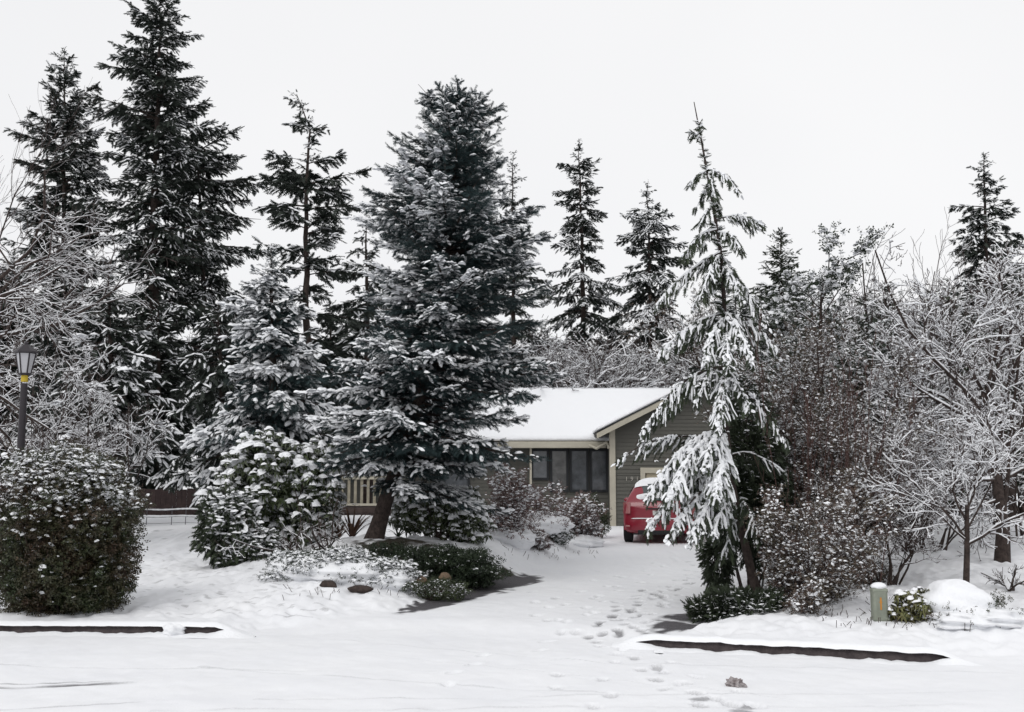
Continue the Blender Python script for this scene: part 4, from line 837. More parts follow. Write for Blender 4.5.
for lb, u, v, Y, rd, sd in [('rounded tan stone, left of the pair at the edge of the juniper', 420, 583, 16.1, (.11, .1, .09), 1), ('rounded tan stone, right of the pair at the edge of the juniper', 445, 578, 16.35, (.1, .1, .08), 2), ('flat dark stone capped with snow at the foot of the leaning spruce', 349, 556, 16.9, (.3, .2, .06), 3), ('dark stone in the front of the heather patch', 328, 592, 15.5, (.12, .1, .07), 4), ('dark low stone at the front right of the heather patch', 360, 596, 15.45, (.16, .1, .06), 9)]:
    q = at(u, v, Y); g = zt(q[0], Y); z = max(g + rd[2] * .3, q[2]); mb = MB(); mb.add(*lumpmesh((q[0], Y, z), rd, sd, 20, 12, .1)); o = mb.build('stone', STONE if sd < 3 else BARK, loc=(q[0], Y, g), smooth=True); tag(o, lb, 'stone', 'stones in the planted island')
    if sd == 3: mb = MB(); mb.add(*lumpmesh((q[0], Y, z + .045), (.27, .18, .035), 8, 20, 12, .12)); mb.build('snow_cap', SNOW, o, (q[0], Y, g), smooth=True)
_y = float(yk(-4.0)); mb = MB(); mb.add(*lumpmesh((-4.0, _y - .02, .05), (.13, .12, .085), 12, 24, 14, .2, freq=5)); tag(mb.build('snow_heap', SNOW, loc=(-4.0, _y, 0), smooth=True), 'small heap of snow lying across the left kerb near its end', 'snow heap')
q = on(735, 688); mb = MB(); mb.add(*lumpmesh((q[0], q[1], .035), (.07, .05, .05), 3, 18, 10, .3, freq=6)); mb.add(*lumpmesh((q[0] + .07, q[1], .015), (.03, .03, .025), 4, 12, 8, .3))
tag(mb.build('snow_clod', mat('dirty_snow', (.45, .42, .42), .9, col2=(.16, .13, .13), scale=22, bump=1), loc=(q[0], q[1], 0)), 'small dirty clod of snow lying on the road', 'clod')
# sword leaves and fern near the trunk
def blades(name, label, u, v, Y, n, L, mat_, seed, wd=.018, spread=.8):
    r = newrng(seed); q = at(u, v, Y); g = zt(q[0], Y); mb = MB()
    for i in range(n):
        a = r.uniform(0, 6.28); l = L * r.uniform(.6, 1.1); s_ = spread * r.uniform(.3, 1.2); t = np.linspace(0, 1, 6); x = q[0] + np.cos(a) * l * s_ * t; y = Y + np.sin(a) * l * s_ * t; z = g + l * (t * 1.1 - .75 * s_ * t ** 2)
        sx, sy = -math.sin(a) * wd, math.cos(a) * wd; w_ = (1 - t ** 2) + .08; A = np.stack([x + sx * w_, y + sy * w_, z], -1); B = np.stack([x - sx * w_, y - sy * w_, z - .004], -1)
        mb.add(np.concatenate([A, B]), [[j, j + 1, j + 7, j + 6] for j in range(5)])
    return tag(mb.build(name, mat_, loc=(q[0], Y, g)), label, 'plant')
blades('grass_clump', 'clump of brown drooping sword leaves left of the leaning trunk', 352, 540, 19.8, 46, .75, LEAFB, 1)
blades('grass_clump', 'second brown leaf clump close against the leaning trunk', 338, 540, 19.2, 22, .5, LEAFB, 2)
blades('fern', 'small fern with dark arching fronds just right of the leaning trunk', 398, 535, 18.9, 14, .4, LEAFD, 3, .012, 1.1)
thicket('small leafless shrub of thin upright stems in front of the leaning trunk', 17, 300, 350, 505, 575, 49, 9, None, snow=.6, minsnow=.004, nch=(4, 3), lev=2)
thicket('small snowy leafless shrub between the rhododendron and the heather', 17.6, 268, 330, 525, 570, 50, 12, None, snow=1.2, minsnow=.006, nch=(6, 4), lev=2)
thicket('tiny twiggy shrub with bead-like snow at the foot of the dark trunk on the right', 14.5, 1000, 1022, 560, 600, 51, 6, None, snow=1, minsnow=.005, nch=(5, 3), lev=2)
# twigs and seed heads sticking through the snow
r = newrng(77); P = []; 
for k in range(330):
    u, v = (r.uniform(820, 1010), r.uniform(598, 632)) if k < 170 else (r.uniform(270, 420), r.uniform(570, 600)) if k < 250 else (r.uniform(500, 600), r.uniform(535, 560))
    q = on(u, v); 
    if abs(q[1] - yk(q[0])) < .35 or q[1] < yk(q[0]): continue
    d = np.array([r.normal(0, .5), r.normal(0, .5), 1]); l = r.uniform(.02, .09); P.append(np.array([q + d * l * t for t in (-.2, .3, .65, 1)]))
mb = MB(); mb.tubes(np.array(P), np.full((len(P), 4), .0035), 4); tag(mb.build('dry_stalks', TWIG), 'dry weed stalks poking up through the snow', 'weeds', kind='stuff')

# ------------------------------------------------------------------ house
SIDE = D.materials.new('grey_siding'); SIDE.use_nodes = True; n_ = SIDE.node_tree; b_ = n_.nodes['Principled BSDF']; b_.inputs['Base Color'].default_value = (.108, .106, .094, 1); b_.inputs['Roughness'].default_value = .75; b_.inputs['Specular IOR Level'].default_value = .2
BEIGE = mat('beige_trim', (.47, .44, .36), .6, var=.12, scale=3); DARKF = mat('dark_frame', (.02, .022, .025), .5); GLASS = mat('window_glass', (.13, .14, .155), .12, col2=(.05, .055, .06), scale=2.2, spec=.8); DOORB = mat('garage_door_paint', (.42, .37, .27), .6)  # window_glass: two-tone noise paints soft reflections into the pane colour
SOFF = mat('soffit', (.06, .055, .045), .8); CURT = mat('curtain', (.22, .21, .2), .9)
GY0 = 33.0; XL, XR = at(612, 500, GY0)[0], at(612, 500, GY0)[0] + 6.0; XM = (XL + XR) / 2
ze = at(0, 428, GY0)[2]; zg = .5; slope = .5
house = thing('house', 'single-storey grey house with snow-covered roofs and an attached garage gable', 'house', (0, GY0, zg)); HL = (0, GY0, zg)
def siding(mb, x0, x1, y, zb, ztop, poly=None, exp=.115):
    """lapped boards on a wall facing -y; poly gives x-limits per height"""
    z = zb
    while z < ztop:
        z2 = min(z + exp, ztop); a0, a1 = poly(z) if poly else (x0, x1); b0, b1 = poly(z2) if poly else (x0, x1)
        if b1 - b0 < .05: b0 = b1 = (b0 + b1) / 2
        mb.add([(a0, y - .022, z), (a1, y - .022, z), (b1, y - .004, z2), (b0, y - .004, z2), (a0, y, z), (a1, y, z)], [[0, 1, 2, 3], [4, 5, 1, 0]])
        z = z2
mb = MB(); DX0, DX1, DZ = at(645, 480, GY0)[0], at(645, 480, GY0)[0] + 4.0, at(0, 473, GY0)[2]
gl = lambda z: (XL, XR) if z < ze else (XL + (z - ze) / slope, XR - (z - ze) / slope)
siding(mb, XL, DX0, GY0, zg - .2, DZ); siding(mb, DX1, XR, GY0, zg - .2, DZ); siding(mb, XL, XR, GY0, DZ, ze + 3 * slope, gl)
zr = ze + 3 * slope
mb.add([(XL, GY0 + .01, zg - .3), (XL, GY0 + 8, zg - .3), (XL, GY0 + 8, ze), (XL, GY0 + .01, ze), (XR, GY0 + .01, zg - .3), (XR, GY0 + 8, zg - .3), (XR, GY0 + 8, ze), (XR, GY0 + .01, ze), (XL, GY0 + 8, zg), (XM, GY0 + 8, zr), (XR, GY0 + 8, zg)], [[0, 1, 2, 3], [4, 7, 6, 5]])
mb.add([(XL, GY0 + 8, zg - .3), (XR, GY0 + 8, zg - .3), (XR, GY0 + 8, ze), (XL, GY0 + 8, ze)], [[0, 1, 2, 3]]); mb.add([(XL, GY0 + 8, ze), (XR, GY0 + 8, ze), (XM, GY0 + 8, zr)], [[0, 1, 2]])
mb.build('garage_wall', SIDE, house, HL)
mb = MB(); mb.box((XL - .02, GY0 - .06, zg - .2), (XL + .11, GY0 - .024, ze + .02)); mb.box((XL - .06, GY0 - .06, zg - .2), (XL - .02, GY0 + .14, ze)); mb.build('corner_trim', BEIGE, house, HL)
mb = MB(); mb.box((DX0 - .14, GY0 - .055, zg - .2), (DX0, GY0 - .022, DZ + .16)); mb.box((DX1, GY0 - .055, zg - .2), (DX1 + .14, GY0 - .022, DZ + .16)); mb.box((DX0, GY0 - .053, DZ), (DX1, GY0 - .024, DZ + .158))
mb.build('garage_door_frame', BEIGE, house, HL)
mb = MB()
for i in range(4):
    for j in range(4): mb.box((DX0 + .03 + j * 1.0, GY0 + .02, zg - .1 + i * .52), (DX0 + .97 + j * 1.0, GY0 + .06, zg + .38 + i * .52), bev=.02)
mb.box((DX0, GY0 + .05, zg - .2), (DX1, GY0 + .1, DZ)); mb.build('garage_door', DOORB, house, HL)
# house number
NPM = mat('number_paint', (.4, .38, .34), .6); q = at(625, 479, GY0)
for i_, ch_ in enumerate('1916'):
    fc = D.curves.new('digit', 'FONT'); fc.body = ch_; fc.size = .17; fc.extrude = .004; fc.materials.append(NPM); fo = D.objects.new('digit_text', fc); COL.objects.link(fo)
    bpy.context.view_layer.update(); me_ = D.meshes.new_from_object(fo.evaluated_get(bpy.context.evaluated_depsgraph_get())); D.objects.remove(fo)
    fo = D.objects.new('house_number_digit', me_); COL.objects.link(fo); fo.parent = house; fo.location = (q[0] + .16 * i_, -.034, q[2] - zg - .05); fo.rotation_euler = (R(90), 0, 0)
# gable roof slabs (structure, rake boards, snow)
def slab(x0, z0, x1, z1, y0, y1, th, mb, rag=0, r=None, ny=2, nx=2, m=0):
    """sloping sheet from (x0,z0) to (x1,z1), running y0..y1, thickness th upwards"""
    V = []; 
    for i in range(ny + 1):
        for j in range(nx + 1):
            a = j / nx; e = 1.0
            edge = min(i, ny - i, 1) and min(j, nx - j, 1)
            h = th * (1 if edge else .75) + (r.normal(0, rag) if r is not None and rag else 0)
            V.append((x0 + (x1 - x0) * a, y0 + (y1 - y0) * i / ny, z0 + (z1 - z0) * a + h))
    nt_ = len(V); V += [(x0 + (x1 - x0) * j / nx, y0 + (y1 - y0) * i / ny, z0 + (z1 - z0) * j / nx) for i in range(ny + 1) for j in range(nx + 1)]
    Fc = []
    for i in range(ny):
        for j in range(nx):
            a = i * (nx + 1) + j; Fc.append([a, a + 1, a + nx + 2, a + nx + 1]); b = a + nt_; Fc.append([b, b + nx + 1, b + nx + 2, b + 1])
    def wall(l): 
        for a, b in zip(l[:-1], l[1:]): Fc.append([a, b, b + nt_, a + nt_])
    wall([j for j in range(nx + 1)][::-1]); wall([ny * (nx + 1) + j for j in range(nx + 1)]); wall([i * (nx + 1) for i in range(ny + 1)]); wall([i * (nx + 1) + nx for i in range(ny + 1)][::-1])
    mb.add(V, Fc, m)
OH = .45; ye = GY0 - .42; r = newrng(90)
WY = GY0 + 1.35; wz = at(0, 445, WY)[2]; wsl = .5
DR = 3.5; zridge = wz + wsl * (DR + .3)
YV = WY + 4.0
mb = MB(); slab(XL - OH, ze - OH * slope, XM, zr, ye, YV + 4, .12, mb); slab(XM, zr, XR + OH, ze - OH * slope, ye, YV + 4, .12, mb)
mb.build('garage_roof', SOFF, house, HL)
mb = MB(); 
for x0, z0, x1, z1 in ((XL - OH - .02, ze - (OH + .02) * slope, XM, zr), (XM, zr, XR + OH + .02, ze - (OH + .02) * slope)): slab(x0, z0 - .1, x1, z1 - .1, ye - .04, ye - .003, .2, mb)
mb.build('rake_board', BEIGE, house, HL)
mb = MB(); slab(XL - OH - .03, ze - (OH + .03) * slope + .125, XM, zr + .125, ye - .02, YV + 4, .1, mb, .01, r, 30, 16); slab(XM, zr + .125, XR + OH + .03, ze - (OH + .03) * slope + .125, ye - .02, YV + 4, .1, mb, .01, r, 30, 16)
mb.build('garage_roof_snow', SNOW, house, HL, smooth=True)
mb = MB(); slab(XL - OH - .02, ze - OH * slope + .07, XM, zr + .07, ye - .055, ye - .042, .045, mb); mb.build('drip_edge', DARKF, house, HL)
# left wing
WX0, WX1 = -5.2, XL
mb = MB(); siding(mb, WX0, WX1 + .0, WY, zg - .2, wz + .05); mb.add([(WX0, WY + .01, zg - .3), (WX0, WY + 7.0, zg - .3), (WX0, WY + 7.0, wz), (WX0, WY + 3.5, zridge), (WX0, WY + .01, wz)], [[0, 1, 2, 3, 4]]); mb.build('wing_wall', SIDE, house, HL)
# roof plane facing the street (y runs up the slope)
def slaby(x0, x1, y0, z0, y1, z1, th, mb, rag=0, r=None, nx=2, ny=2):
    V = []
    for i in range(ny + 1):
        for j in range(nx + 1):
            a = i / ny; edge = min(i, ny - i, 1) and min(j, nx - j, 1); h = th * (1 if edge else .8) + (r.normal(0, rag) if r is not None and rag else 0)
            V.append((x0 + (x1 - x0) * j / nx, y0 + (y1 - y0) * a + (r.normal(0, rag) if (r is not None and i == 0) else 0), z0 + (z1 - z0) * a + h))
    nt_ = len(V); V += [(x0 + (x1 - x0) * j / nx, y0 + (y1 - y0) * i / ny, z0 + (z1 - z0) * i / ny) for i in range(ny + 1) for j in range(nx + 1)]; Fc = []
    for i in range(ny):
        for j in range(nx):
            a = i * (nx + 1) + j; Fc.append([a, a + 1, a + nx + 2, a + nx + 1]); b = a + nt_; Fc.append([b, b + nx + 1, b + nx + 2, b + 1])
    def wall(l):
        for a, b in zip(l[:-1], l[1:]): Fc.append([a, b, b + nt_, a + nt_])
    wall([j for j in range(nx + 1)][::-1]); wall([ny * (nx + 1) + j for j in range(nx + 1)]); wall([i * (nx + 1) for i in range(ny + 1)]); wall([i * (nx + 1) + nx for i in range(ny + 1)][::-1])
    mb.add(V, Fc)
mb = MB(); RX0, RX1 = WX0 - .4, XM; slaby(RX0, XM, WY - .6, wz, WY + DR, zridge, .1, mb); slaby(RX0, XR + 2, WY + DR, zridge, WY + 2 * DR, wz, .1, mb); mb.build('wing_roof', SOFF, house, HL)
mb = MB(); slaby(RX0 - .03, XM, WY - .63, wz + .1, WY + DR + .02, zridge + .12, .12, mb, .01, r, 70, 20); slaby(RX0, XR + 2, WY + DR + .03, zridge + .12, WY + 2 * DR, wz + .1, .11, mb, .01, r, 20, 10); mb.build('wing_roof_snow', SNOW, house, HL, smooth=True)
mb = MB(); mb.box((RX0, WY - .7, wz - .12), (XL - .1, WY - .605, wz + .08), bev=.02); mb.build('gutter', BEIGE, house, HL)
mb = MB(); mb.tube([(XL - .62, WY - .66, wz - .03), (XL - .4, GY0 + .5, wz - .14), (XL - .12, GY0 + .05, ze - .42), (XL - .09, GY0 - .05, ze - .6)], .045, 8); mb.build('downspout', BEIGE, house, HL, smooth=True)
mb = MB(); mb.box((RX0, WY - .6, wz - .1), (XL, WY - .03, wz - .06)); mb.build('soffit', SOFF, house, HL)
# windows
def win(x0, x1, z0, z1, curtain=False):
    f = MB(); t = .07; f.box((x0, WY - .07, z0), (x0 + t, WY - .023, z1)); f.box((x1 - t, WY - .07, z0), (x1, WY - .023, z1)); f.box((x0 + t, WY - .068, z0), (x1 - t, WY - .024, z0 + t)); f.box((x0 + t, WY - .068, z1 - t), (x1 - t, WY - .024, z1))
    o = f.build('window', DARKF, house, HL); g = MB(); g.add([(x0 + t, WY - .035, z0 + t), (x1 - t, WY - .035, z0 + t), (x1 - t, WY - .035, z1 - t), (x0 + t, WY - .035, z1 - t)], [[0, 1, 2, 3]]); g.build('pane', GLASSM if False else (GLASSC if curtain else GLASS), o, HL)
GLASSC = mat('curtained_glass', (.24, .24, .23), .1, col2=(.09, .09, .09), scale=1.2, spec=.7)
wb, wt = at(0, 492, WY)[2], at(0, 449, WY)[2]; ux = lambda u: at(u, 480, WY)[0]
for a, b, c in ((550, 568.5, True), (569.5, 588.5, False), (589.5, 608, False), (608.8, 613.5, False)): win(ux(a), ux(b), wb, wt, c)
win(ux(531), ux(549), at(0, 480, WY)[2], wt)
mb = MB(); mb.box((ux(529.5), WY - .5, zg - .2), (ux(531.5), WY - .42, wz - .1)); mb.build('porch_post', BEIGE, house, HL)
win(ux(372), ux(392), wb, wt); win(ux(440), ux(470), wb, wt)
# siding boards: grain
# ------------------------------------------------------------------ deck with railing left of the trunk
q0, q1 = at(322, 500, 29.5), at(392, 500, 29.5); dk = thing('deck', 'raised deck with a cream balustrade behind the leaning spruce trunk', 'deck', (q0[0], 29.5, zt(q0[0], 29.5))); DLC = (q0[0], 29.5, zt(q0[0], 29.5))
zd, ztp = at(0, 508, 29.5)[2], at(0, 476, 29.5)[2]
mb = MB(); mb.box((q0[0], 29.45, zd - .12), (q1[0] + .3, 33.5, zd)); mb.build('floor_boards', mat('deck_wood', (.07, .05, .045), .8, var=.4), dk, DLC)
mb = MB(); mb.box((q0[0], 29.44, zd - .6), (q1[0] + .3, 29.47, zd - .125)); mb.build('skirt', mat('deck_skirt', (.045, .032, .03), .8, var=.4), dk, DLC)
mb = MB(); mb.box((q0[0] - .05, 29.42, ztp - .09), (q1[0] + .35, 29.56, ztp)); mb.box((q0[0], 29.46, zd + .06), (q1[0] + .3, 29.52, zd + .12)); mb.build('handrail', BEIGE, dk, DLC)
RAIL = mat('weathered_cream_paint', (.33, .3, .23), .7, var=.3, scale=6)
x = q0[0]
while x < q1[0] + .3: mb = MB(); mb.box((x, 29.46, zd + .12), (x + .07, 29.52, ztp - .09)); mb.build('baluster', RAIL, dk, DLC); x += .17
mb = MB(); slaby(q0[0] - .05, q1[0] + .35, 29.42, ztp + .002, 29.56, ztp + .002, .04, mb, .004, r, 30, 2); mb.build('snow_cap', SNOW, dk, DLC, smooth=True)

# ------------------------------------------------------------------ fences
FW = mat('fence_wood', (.045, .03, .028), .9, col2=(.025, .016, .016), scale=5, bump=.5)
FY = 30.5; a, b = at(120, 490, FY), at(262, 490, FY); gz = zt(a[0], FY); fn = thing('board_fence', 'low dark brown board fence under the conifers left of the rhododendron', 'fence', (a[0], FY, gz)); FL = (a[0], FY, gz)
ft = at(0, 489, FY)[2]; r = newrng(5); x = a[0]; k = 0; mb = MB()
while x < b[0]:
    h = ft + r.normal(0, .012) + .02 * (k % 9 == 0); mb.box((x, FY, gz - .1), (x + .135, FY + .022 + .004 * (k % 2), h)); x += .142; k += 1
mb.build('boards', FW, fn, FL)
for x in np.arange(a[0], b[0], 1.6): mb = MB(); mb.box((x, FY + .03, gz - .1), (x + .09, FY + .12, ft + .04)); mb.build('post', FW, fn, FL)
WYF = 25.5; a, b = at(128, 490, WYF), at(222, 490, WYF); gz = zt(a[0], WYF); wf = thing('wire_fence', 'sagging wire fence with snow-lined wires in front of the board fence', 'fence', (a[0], WYF, gz)); WL = (a[0], WYF, gz)
WIRE = mat('wire', (.1, .1, .11), .6)
for u in (146, 171, 185, 198, 214): p = at(u, 530, WYF); mb = MB(); mb.tube([(p[0], WYF, zt(p[0], WYF) - .1), (p[0] + .01, WYF, at(0, 506, WYF)[2])], .009, 5); mb.build('post', WIRE, wf, WL)
for v, rr_, sn in ((510, .006, 1), (517, .006, 1), (523, .004, 0), (529, .004, 0), (534, .004, 0)):
    xs = np.linspace(a[0], b[0], 40); z = at(0, v, WYF)[2] + .012 * np.sin(xs * 5 + v); mb = MB(); mb.tube(np.stack([xs, np.full(40, WYF), z], -1), rr_, 4)
    if sn: mb.tube(np.stack([xs, np.full(40, WYF), z + .02], -1), .014 + r.uniform(0, .008, 40), 5, 1)
    mb.build('wire', [WIRE, SNOWT], wf, WL)

# ------------------------------------------------------------------ street lamp
LY = 15.2; p = at(18, 500, LY); g = zt(p[0], LY); lamp = thing('street_lamp', 'black post lamp with a frosted lantern rising behind the big rounded bush', 'lamp', (p[0], LY, g)); LL = (p[0], LY, g)
zb, zc, zt2 = at(0, 374, LY)[2], at(0, 353, LY)[2], at(0, 344, LY)[2]; IRON = mat('lamp_iron', (.028, .024, .028), .5); x0 = p[0]
mb = MB(); mb.tube([(x0, LY, g - .1), (x0, LY, g + .5), (x0, LY, zb - .13)], [.062, .06, .045], 12); mb.tube([(x0, LY, g), (x0, LY, g + .25)], [.09, .08], 12); mb.build('post', IRON, lamp, LL, smooth=True)
mb = MB(); mb.tube([(x0, LY, zb - .11), (x0, LY, zb - .02)], .046, 12); mb.build('collar', mat('yellow_band', (.45, .33, .03), .6), lamp, LL, smooth=True)
def ring(rad, z, n=6, ph=.26): return [(x0 + math.cos(i * 2 * math.pi / n + ph) * rad, LY + math.sin(i * 2 * math.pi / n + ph) * rad, z) for i in range(n)]
mb = MB(); A, B_ = ring(.075, zb), ring(.13, zc); mb.add(A + B_, [[i, (i + 1) % 6, 6 + (i + 1) % 6, 6 + i] for i in range(6)]); mb.build('lantern_glass', mat('frosted_glass', (.42, .42, .44), .35, spec=.5), lamp, LL)
mb = MB()
for i in range(6): mb.tube([A[i], B_[i]], .011, 5)
for rg_ in (A, B_):
    for i in range(6): mb.tube([rg_[i], rg_[(i + 1) % 6]], .013, 5)
mb.add(ring(.075, zb - .02) + ring(.075, zb), [[i, (i + 1) % 6, 6 + (i + 1) % 6, 6 + i] for i in range(6)] + [[0, 1, 2, 3], [0, 3, 4, 5]]); mb.build('lantern_frame', IRON, lamp, LL)
mb = MB(); C0, C1, C2 = ring(.168, zc), ring(.162, zc + .02), ring(.045, zt2 - .01); mb.add(C0 + C1 + C2, [[i, (i + 1) % 6, 6 + (i + 1) % 6, 6 + i] for i in range(12) if i % 6 != 5 or True][:5] + [[5, 0, 6, 11]] + [[6 + i, 6 + (i + 1) % 6, 12 + (i + 1) % 6, 12 + i] for i in range(6)] + [[0, 5, 4, 3], [0, 3, 2, 1], [12, 13, 14, 15], [12, 15, 16, 17]]); mb.tube([(x0, LY, zt2 - .02), (x0, LY, zt2 + .01), (x0, LY, zt2 + .04)], [.028, .028, .008], 8); mb.build('cap', IRON, lamp, LL)

# ------------------------------------------------------------------ utility pedestal
PY = 12.75; p = at(880, 625, PY); g = zt(p[0], PY); ped = thing('utility_pedestal', 'short grey-green utility pedestal with an orange mark and a snow cap', 'pedestal', (p[0], PY, g)); PL = (p[0], PY, g); zt3 = at(0, 588, PY)[2]
GRN = mat('pedestal_plastic', (.25, .27, .22), .6, var=.2, scale=10); mb = MB(); mb.box((p[0] - .085, PY - .07, g - .06), (p[0] + .085, PY + .07, zt3), bev=.03); mb.box((p[0] - .09, PY - .075, g + .0), (p[0] + .09, PY + .075, g + .03), bev=.01); mb.build('body', GRN, ped, PL)
mb = MB(); mb.box((p[0] - .088, PY - .073, zt3 - .05), (p[0] + .088, PY + .073, zt3), bev=.02); mb.build('lid', GRN, ped, PL)
mb = MB(); mb.add(*lumpmesh((p[0], PY, zt3 + .02), (.09, .075, .045), 3, 24, 12, .03)); mb.build('snow_cap', SNOW, ped, PL, smooth=True)
mb = MB(); mb.box((p[0] - .012, PY - .0735, g + .12), (p[0] + .006, PY - .0695, zt3 - .1)); mb.box((p[0] - .02, PY - .0737, g + .2), (p[0] + .012, PY - .0697, g + .21)); mb.build('orange_mark', mat('orange_paint', (.5, .22, .04), .7), ped, PL)

# ------------------------------------------------------------------ red hatchback
CYW = 25.6; cx_ = (at(623, 540, CYW)[0] + at(699, 540, CYW)[0]) / 2; cg = zt(cx_, CYW + .6); YAW = R(-11)
car = thing('parked_car', 'small red hatchback with snow on its roof and rear, parked on the driveway', 'car', (cx_, CYW, cg), rz=YAW); car.scale = (1.05, 1, .96)
RED = mat('red_car_paint', (.22, .005, .02), .32, coat=.4, spec=.5); RUB = mat('rubber', (.012, .012, .013), .8); CGL = mat('car_glass', (.03, .045, .045), .05, spec=.9); LMP = mat('tail_lamp_lens', (.32, .12, .12), .15, spec=.6); BLK = mat('black_plastic', (.015, .015, .017), .6); RIM = mat('alloy', (.4, .4, .42), .35, metal=.8)
# stations: y from rear, each half section as (x,z) list bottom->top
def sec(w, zb, zbelt, ztop, wt, full=1):
    return [(w * .72, zb), (w * .93, zb + .02), (w * .995, zb + .16), (w, .55), (w * .995, .68), (w * .97, zbelt - .05), (w * .93, zbelt), ((w * .93 * .35 + wt * .65), zbelt + (ztop - zbelt) * .62), (wt, ztop - .06 * full), (wt * .88, ztop - .012 * full), (wt * .5, ztop + .012 * full), (0, ztop + .02 * full)]
ST = [(0.0, sec(.74, .3, .78, .80, .7, .0)), (.05, sec(.8, .26, .93, .95, .74, .0)), (.1, sec(.825, .24, .98, 1.02, .74, .2)), (.22, sec(.835, .22, .98, 1.18, .68, .6)), (.38, sec(.845, .2, .98, 1.38, .6)), (.55, sec(.85, .2, .97, 1.44, .6)), (1.0, sec(.86, .2, .96, 1.485, .6)), (1.7, sec(.865, .2, .95, 1.49, .6)), (2.3, sec(.865, .2, .93, 1.45, .59)), (2.75, sec(.86, .2, .92, 1.25, .6)), (3.15, sec(.85, .2, .9, .99, .68, .3)), (3.6, sec(.83, .22, .8, .86, .66, .2)), (3.95, sec(.76, .26, .68, .72, .6, .2)), (4.08, sec(.62, .32, .58, .6, .5, 0))]
mb = MB(); V = []; W = 23
for y, s_ in ST:
    row = [(-x, y, z) for x, z in s_] + [(x, y, z) for x, z in s_[::-1][1:]]; V += row
Fq = [[i * W + j, i * W + j + 1, (i + 1) * W + j + 1, (i + 1) * W + j] for i in range(len(ST) - 1) for j in range(W - 1)]
capf = [[j, W - 1 - j, W - 2 - j, j + 1] for j in range(11)]; e_ = (len(ST) - 1) * W; capf2 = [[e_ + a for a in f[::-1]] for f in capf]
bot = [[i * W + W - 1, i * W, (i + 1) * W, (i + 1) * W + W - 1] for i in range(len(ST) - 1)]
mb.add(V, Fq); mb.add(V, capf + capf2 + bot)
body = mb.build('body', RED, car, smooth=True)
bm = bmesh.new(); bm.from_mesh(body.data); bmesh.ops.remove_doubles(bm, verts=bm.verts, dist=.0005); bmesh.ops.recalc_face_normals(bm, faces=bm.faces); bm.to_mesh(body.data); bm.free()
for p_ in body.data.polygons: p_.use_smooth = True
md = body.modifiers.new('sub', 'SUBSURF'); md.levels = md.render_levels = 1
def patch(name, pts, m_, off=.012, th=.0):
    mb = MB(); mb.add(pts, [list(range(len(pts)))]); return mb.build(name, m_, car)
# rear window, curved grid slightly proud of the hatch
def rearx(t, h): # t -1..1 across, h 0..1 up
    y = np.interp(h, [0, .3, .7, 1], [.12, .2, .335, .44]); z = np.interp(h, [0, .3, .7, 1], [.985, 1.1, 1.28, 1.385]); w_ = np.interp(h, [0, 1], [.66, .535]); return (t * w_, y - .06 + .09 * t * t, z + .03 - .015 * t * t)
def grid(f, a0, a1, b0, b1, n=14, m=8):
    V = [f(a0 + (a1 - a0) * i / n, b0 + (b1 - b0) * j / m) for j in range(m + 1) for i in range(n + 1)]; return V, [[j * (n + 1) + i, j * (n + 1) + i + 1, (j + 1) * (n + 1) + i + 1, (j + 1) * (n + 1) + i] for j in range(m) for i in range(n)]
mb = MB(); mb.add(*grid(rearx, -1, 1, 0, 1)); mb.build('rear_window', CGL, car, smooth=True)
# snow drift lying in an arc on the lower rear window
def sn(t, h): a = rearx(t * .93, h * .5 + .12 * (1 - t * t)); b = .05 * math.sin(math.pi * h) * (1 - abs(t) ** 6); return (a[0], a[1] - b - .004, a[2] + b * .4)
mb = MB(); mb.add(*grid(sn, -1, 1, .02, .62, 20, 6)); mb.build('window_snow', SNOW, car, smooth=True)
mb = MB(); mb.tube([(.0, .1, 1.0), (-.25, .14, 1.05), (-.42, .17, 1.1)], .009, 6); mb.build('wiper', BLK, car)
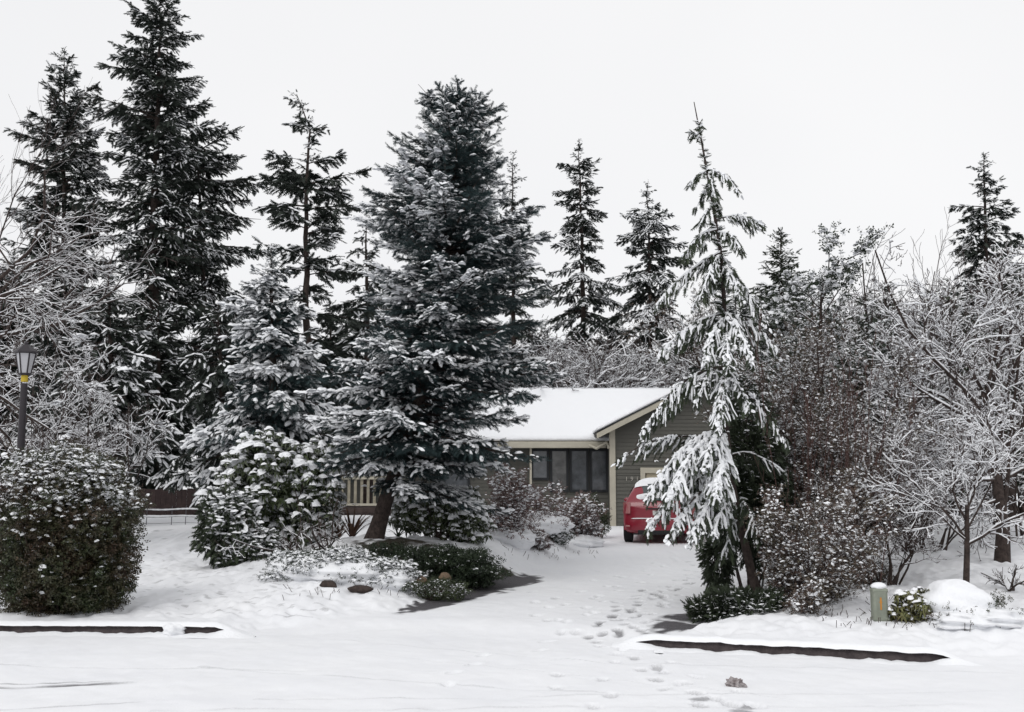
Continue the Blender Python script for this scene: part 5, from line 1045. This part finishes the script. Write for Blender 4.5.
# roof snow
def rs(t, s_): y = .36 + s_ * 2.0; z = np.interp(y, [.36, .55, 1, 1.7, 2.36], [1.37, 1.455, 1.5, 1.505, 1.44]); e = (1 - abs(t) ** 5) * (1 - abs(2 * s_ - 1) ** 8); return (t * .59, y, z - .05 * t ** 4 + .075 * e)
mb = MB(); mb.add(*grid(rs, -1, 1, 0, 1, 18, 24)); mb.build('roof_snow', SNOW, car, smooth=True)
for s_ in (-1, 1):
    # lamps: high, wrapping the corner
    def tl(a, h): # a 0..1 around corner
        th = a * 1.25; return (s_ * (.66 + .195 * math.sin(th)), -.03 + .36 * (1 - math.cos(th)) + .06 * h, .7 + .27 * h)
    mb = MB(); mb.add(*grid(tl, 0, 1, 0, 1, 8, 4)); mb.build('tail_light', LMP, car, smooth=True)
    # side windows
    mb = MB(); 
    for y0, y1 in ((.55, 1.2), (1.25, 2.15), (2.2, 2.75)):
        pts = []
        for y in (y0, y1):
            bw = np.interp(y, [.38, .55, 1, 1.7, 2.3, 2.75], [.845, .85, .86, .865, .865, .86]) * .93; zt_ = np.interp(y, [.38, .55, 1, 1.7, 2.3, 2.75], [1.38, 1.44, 1.485, 1.49, 1.45, 1.25]); wt = .6
            pts.append([(s_ * (bw + .006), y, .985), (s_ * (bw * .35 + wt * .65 + .012), y, .97 + (zt_ - .97) * .62), (s_ * (wt + .03), y, zt_ - .1)])
        mb.add(pts[0] + pts[1], [[0, 3, 4, 1], [1, 4, 5, 2]])
    mb.build('side_window', CGL, car)
    mb = MB(); mb.add(*lumpmesh((s_ * .93, 2.45, 1.0), (.09, .07, .07), 2, 16, 10, .03)); mb.build('wing_mirror', RED, car, smooth=True)
    for y in (.62, 3.2):
        wv = D.objects.new('wheel', None); COL.objects.link(wv); wv.parent = car; wv.empty_display_size = .1
        mb = MB(); mb.tube([(s_ * .66, y, .3), (s_ * .67, y, .3), (s_ * .84, y, .3), (s_ * .85, y, .3)], [.26, .3, .3, .26], 28); mb.build('tyre', RUB, wv)
        mb = MB(); mb.tube([(s_ * .8, y, .3), (s_ * .858, y, .3)], [.19, .17], 20); mb.build('rim', RIM, wv)
def bp(t, h): return (t * .815, .0 - .045 * (1 - t ** 4) + .1 * t ** 6 + .02 - .02 * math.sin(math.pi * h), .3 + .26 * h)
mb = MB(); mb.add(*grid(bp, -1, 1, 0, 1, 24, 6)); bpo = mb.build('bumper', RED, car, smooth=True)
def bs(t, h): a = bp(t, 1); return (a[0] * .97, a[1] - .01 + .07 * h, a[2] + .035 * math.sin(math.pi * min(1, h + .12)) + .002)
mb = MB(); mb.add(*grid(bs, -1, 1, 0, 1, 24, 5)); mb.build('bumper_snow', SNOW, car, smooth=True)
mb = MB(); mb.box((-.5, -.03, .2), (.5, .05, .31), bev=.02); mb.build('diffuser', BLK, car)
mb = MB(); mb.box((-.17, -.002, .66), (.17, .012, .77)); mb.build('number_plate', mat('plate_white', (.6, .6, .58), .5), car)
mb = MB(); mb.box((-.3, -.012, .8), (.3, .02, .83), bev=.008); mb.build('hatch_handle', BLK, car)
mb = MB(); mb.tube([(.45, -.03, .26), (.45, .15, .26)], .03, 10); mb.build('exhaust', RIM, car)
for s_ in (-1, 1): mb = MB(); mb.box((s_ * .72 - .05, -.03, .38), (s_ * .72 + .05, .0, .42), bev=.008); mb.build('reflector', LMP, car)
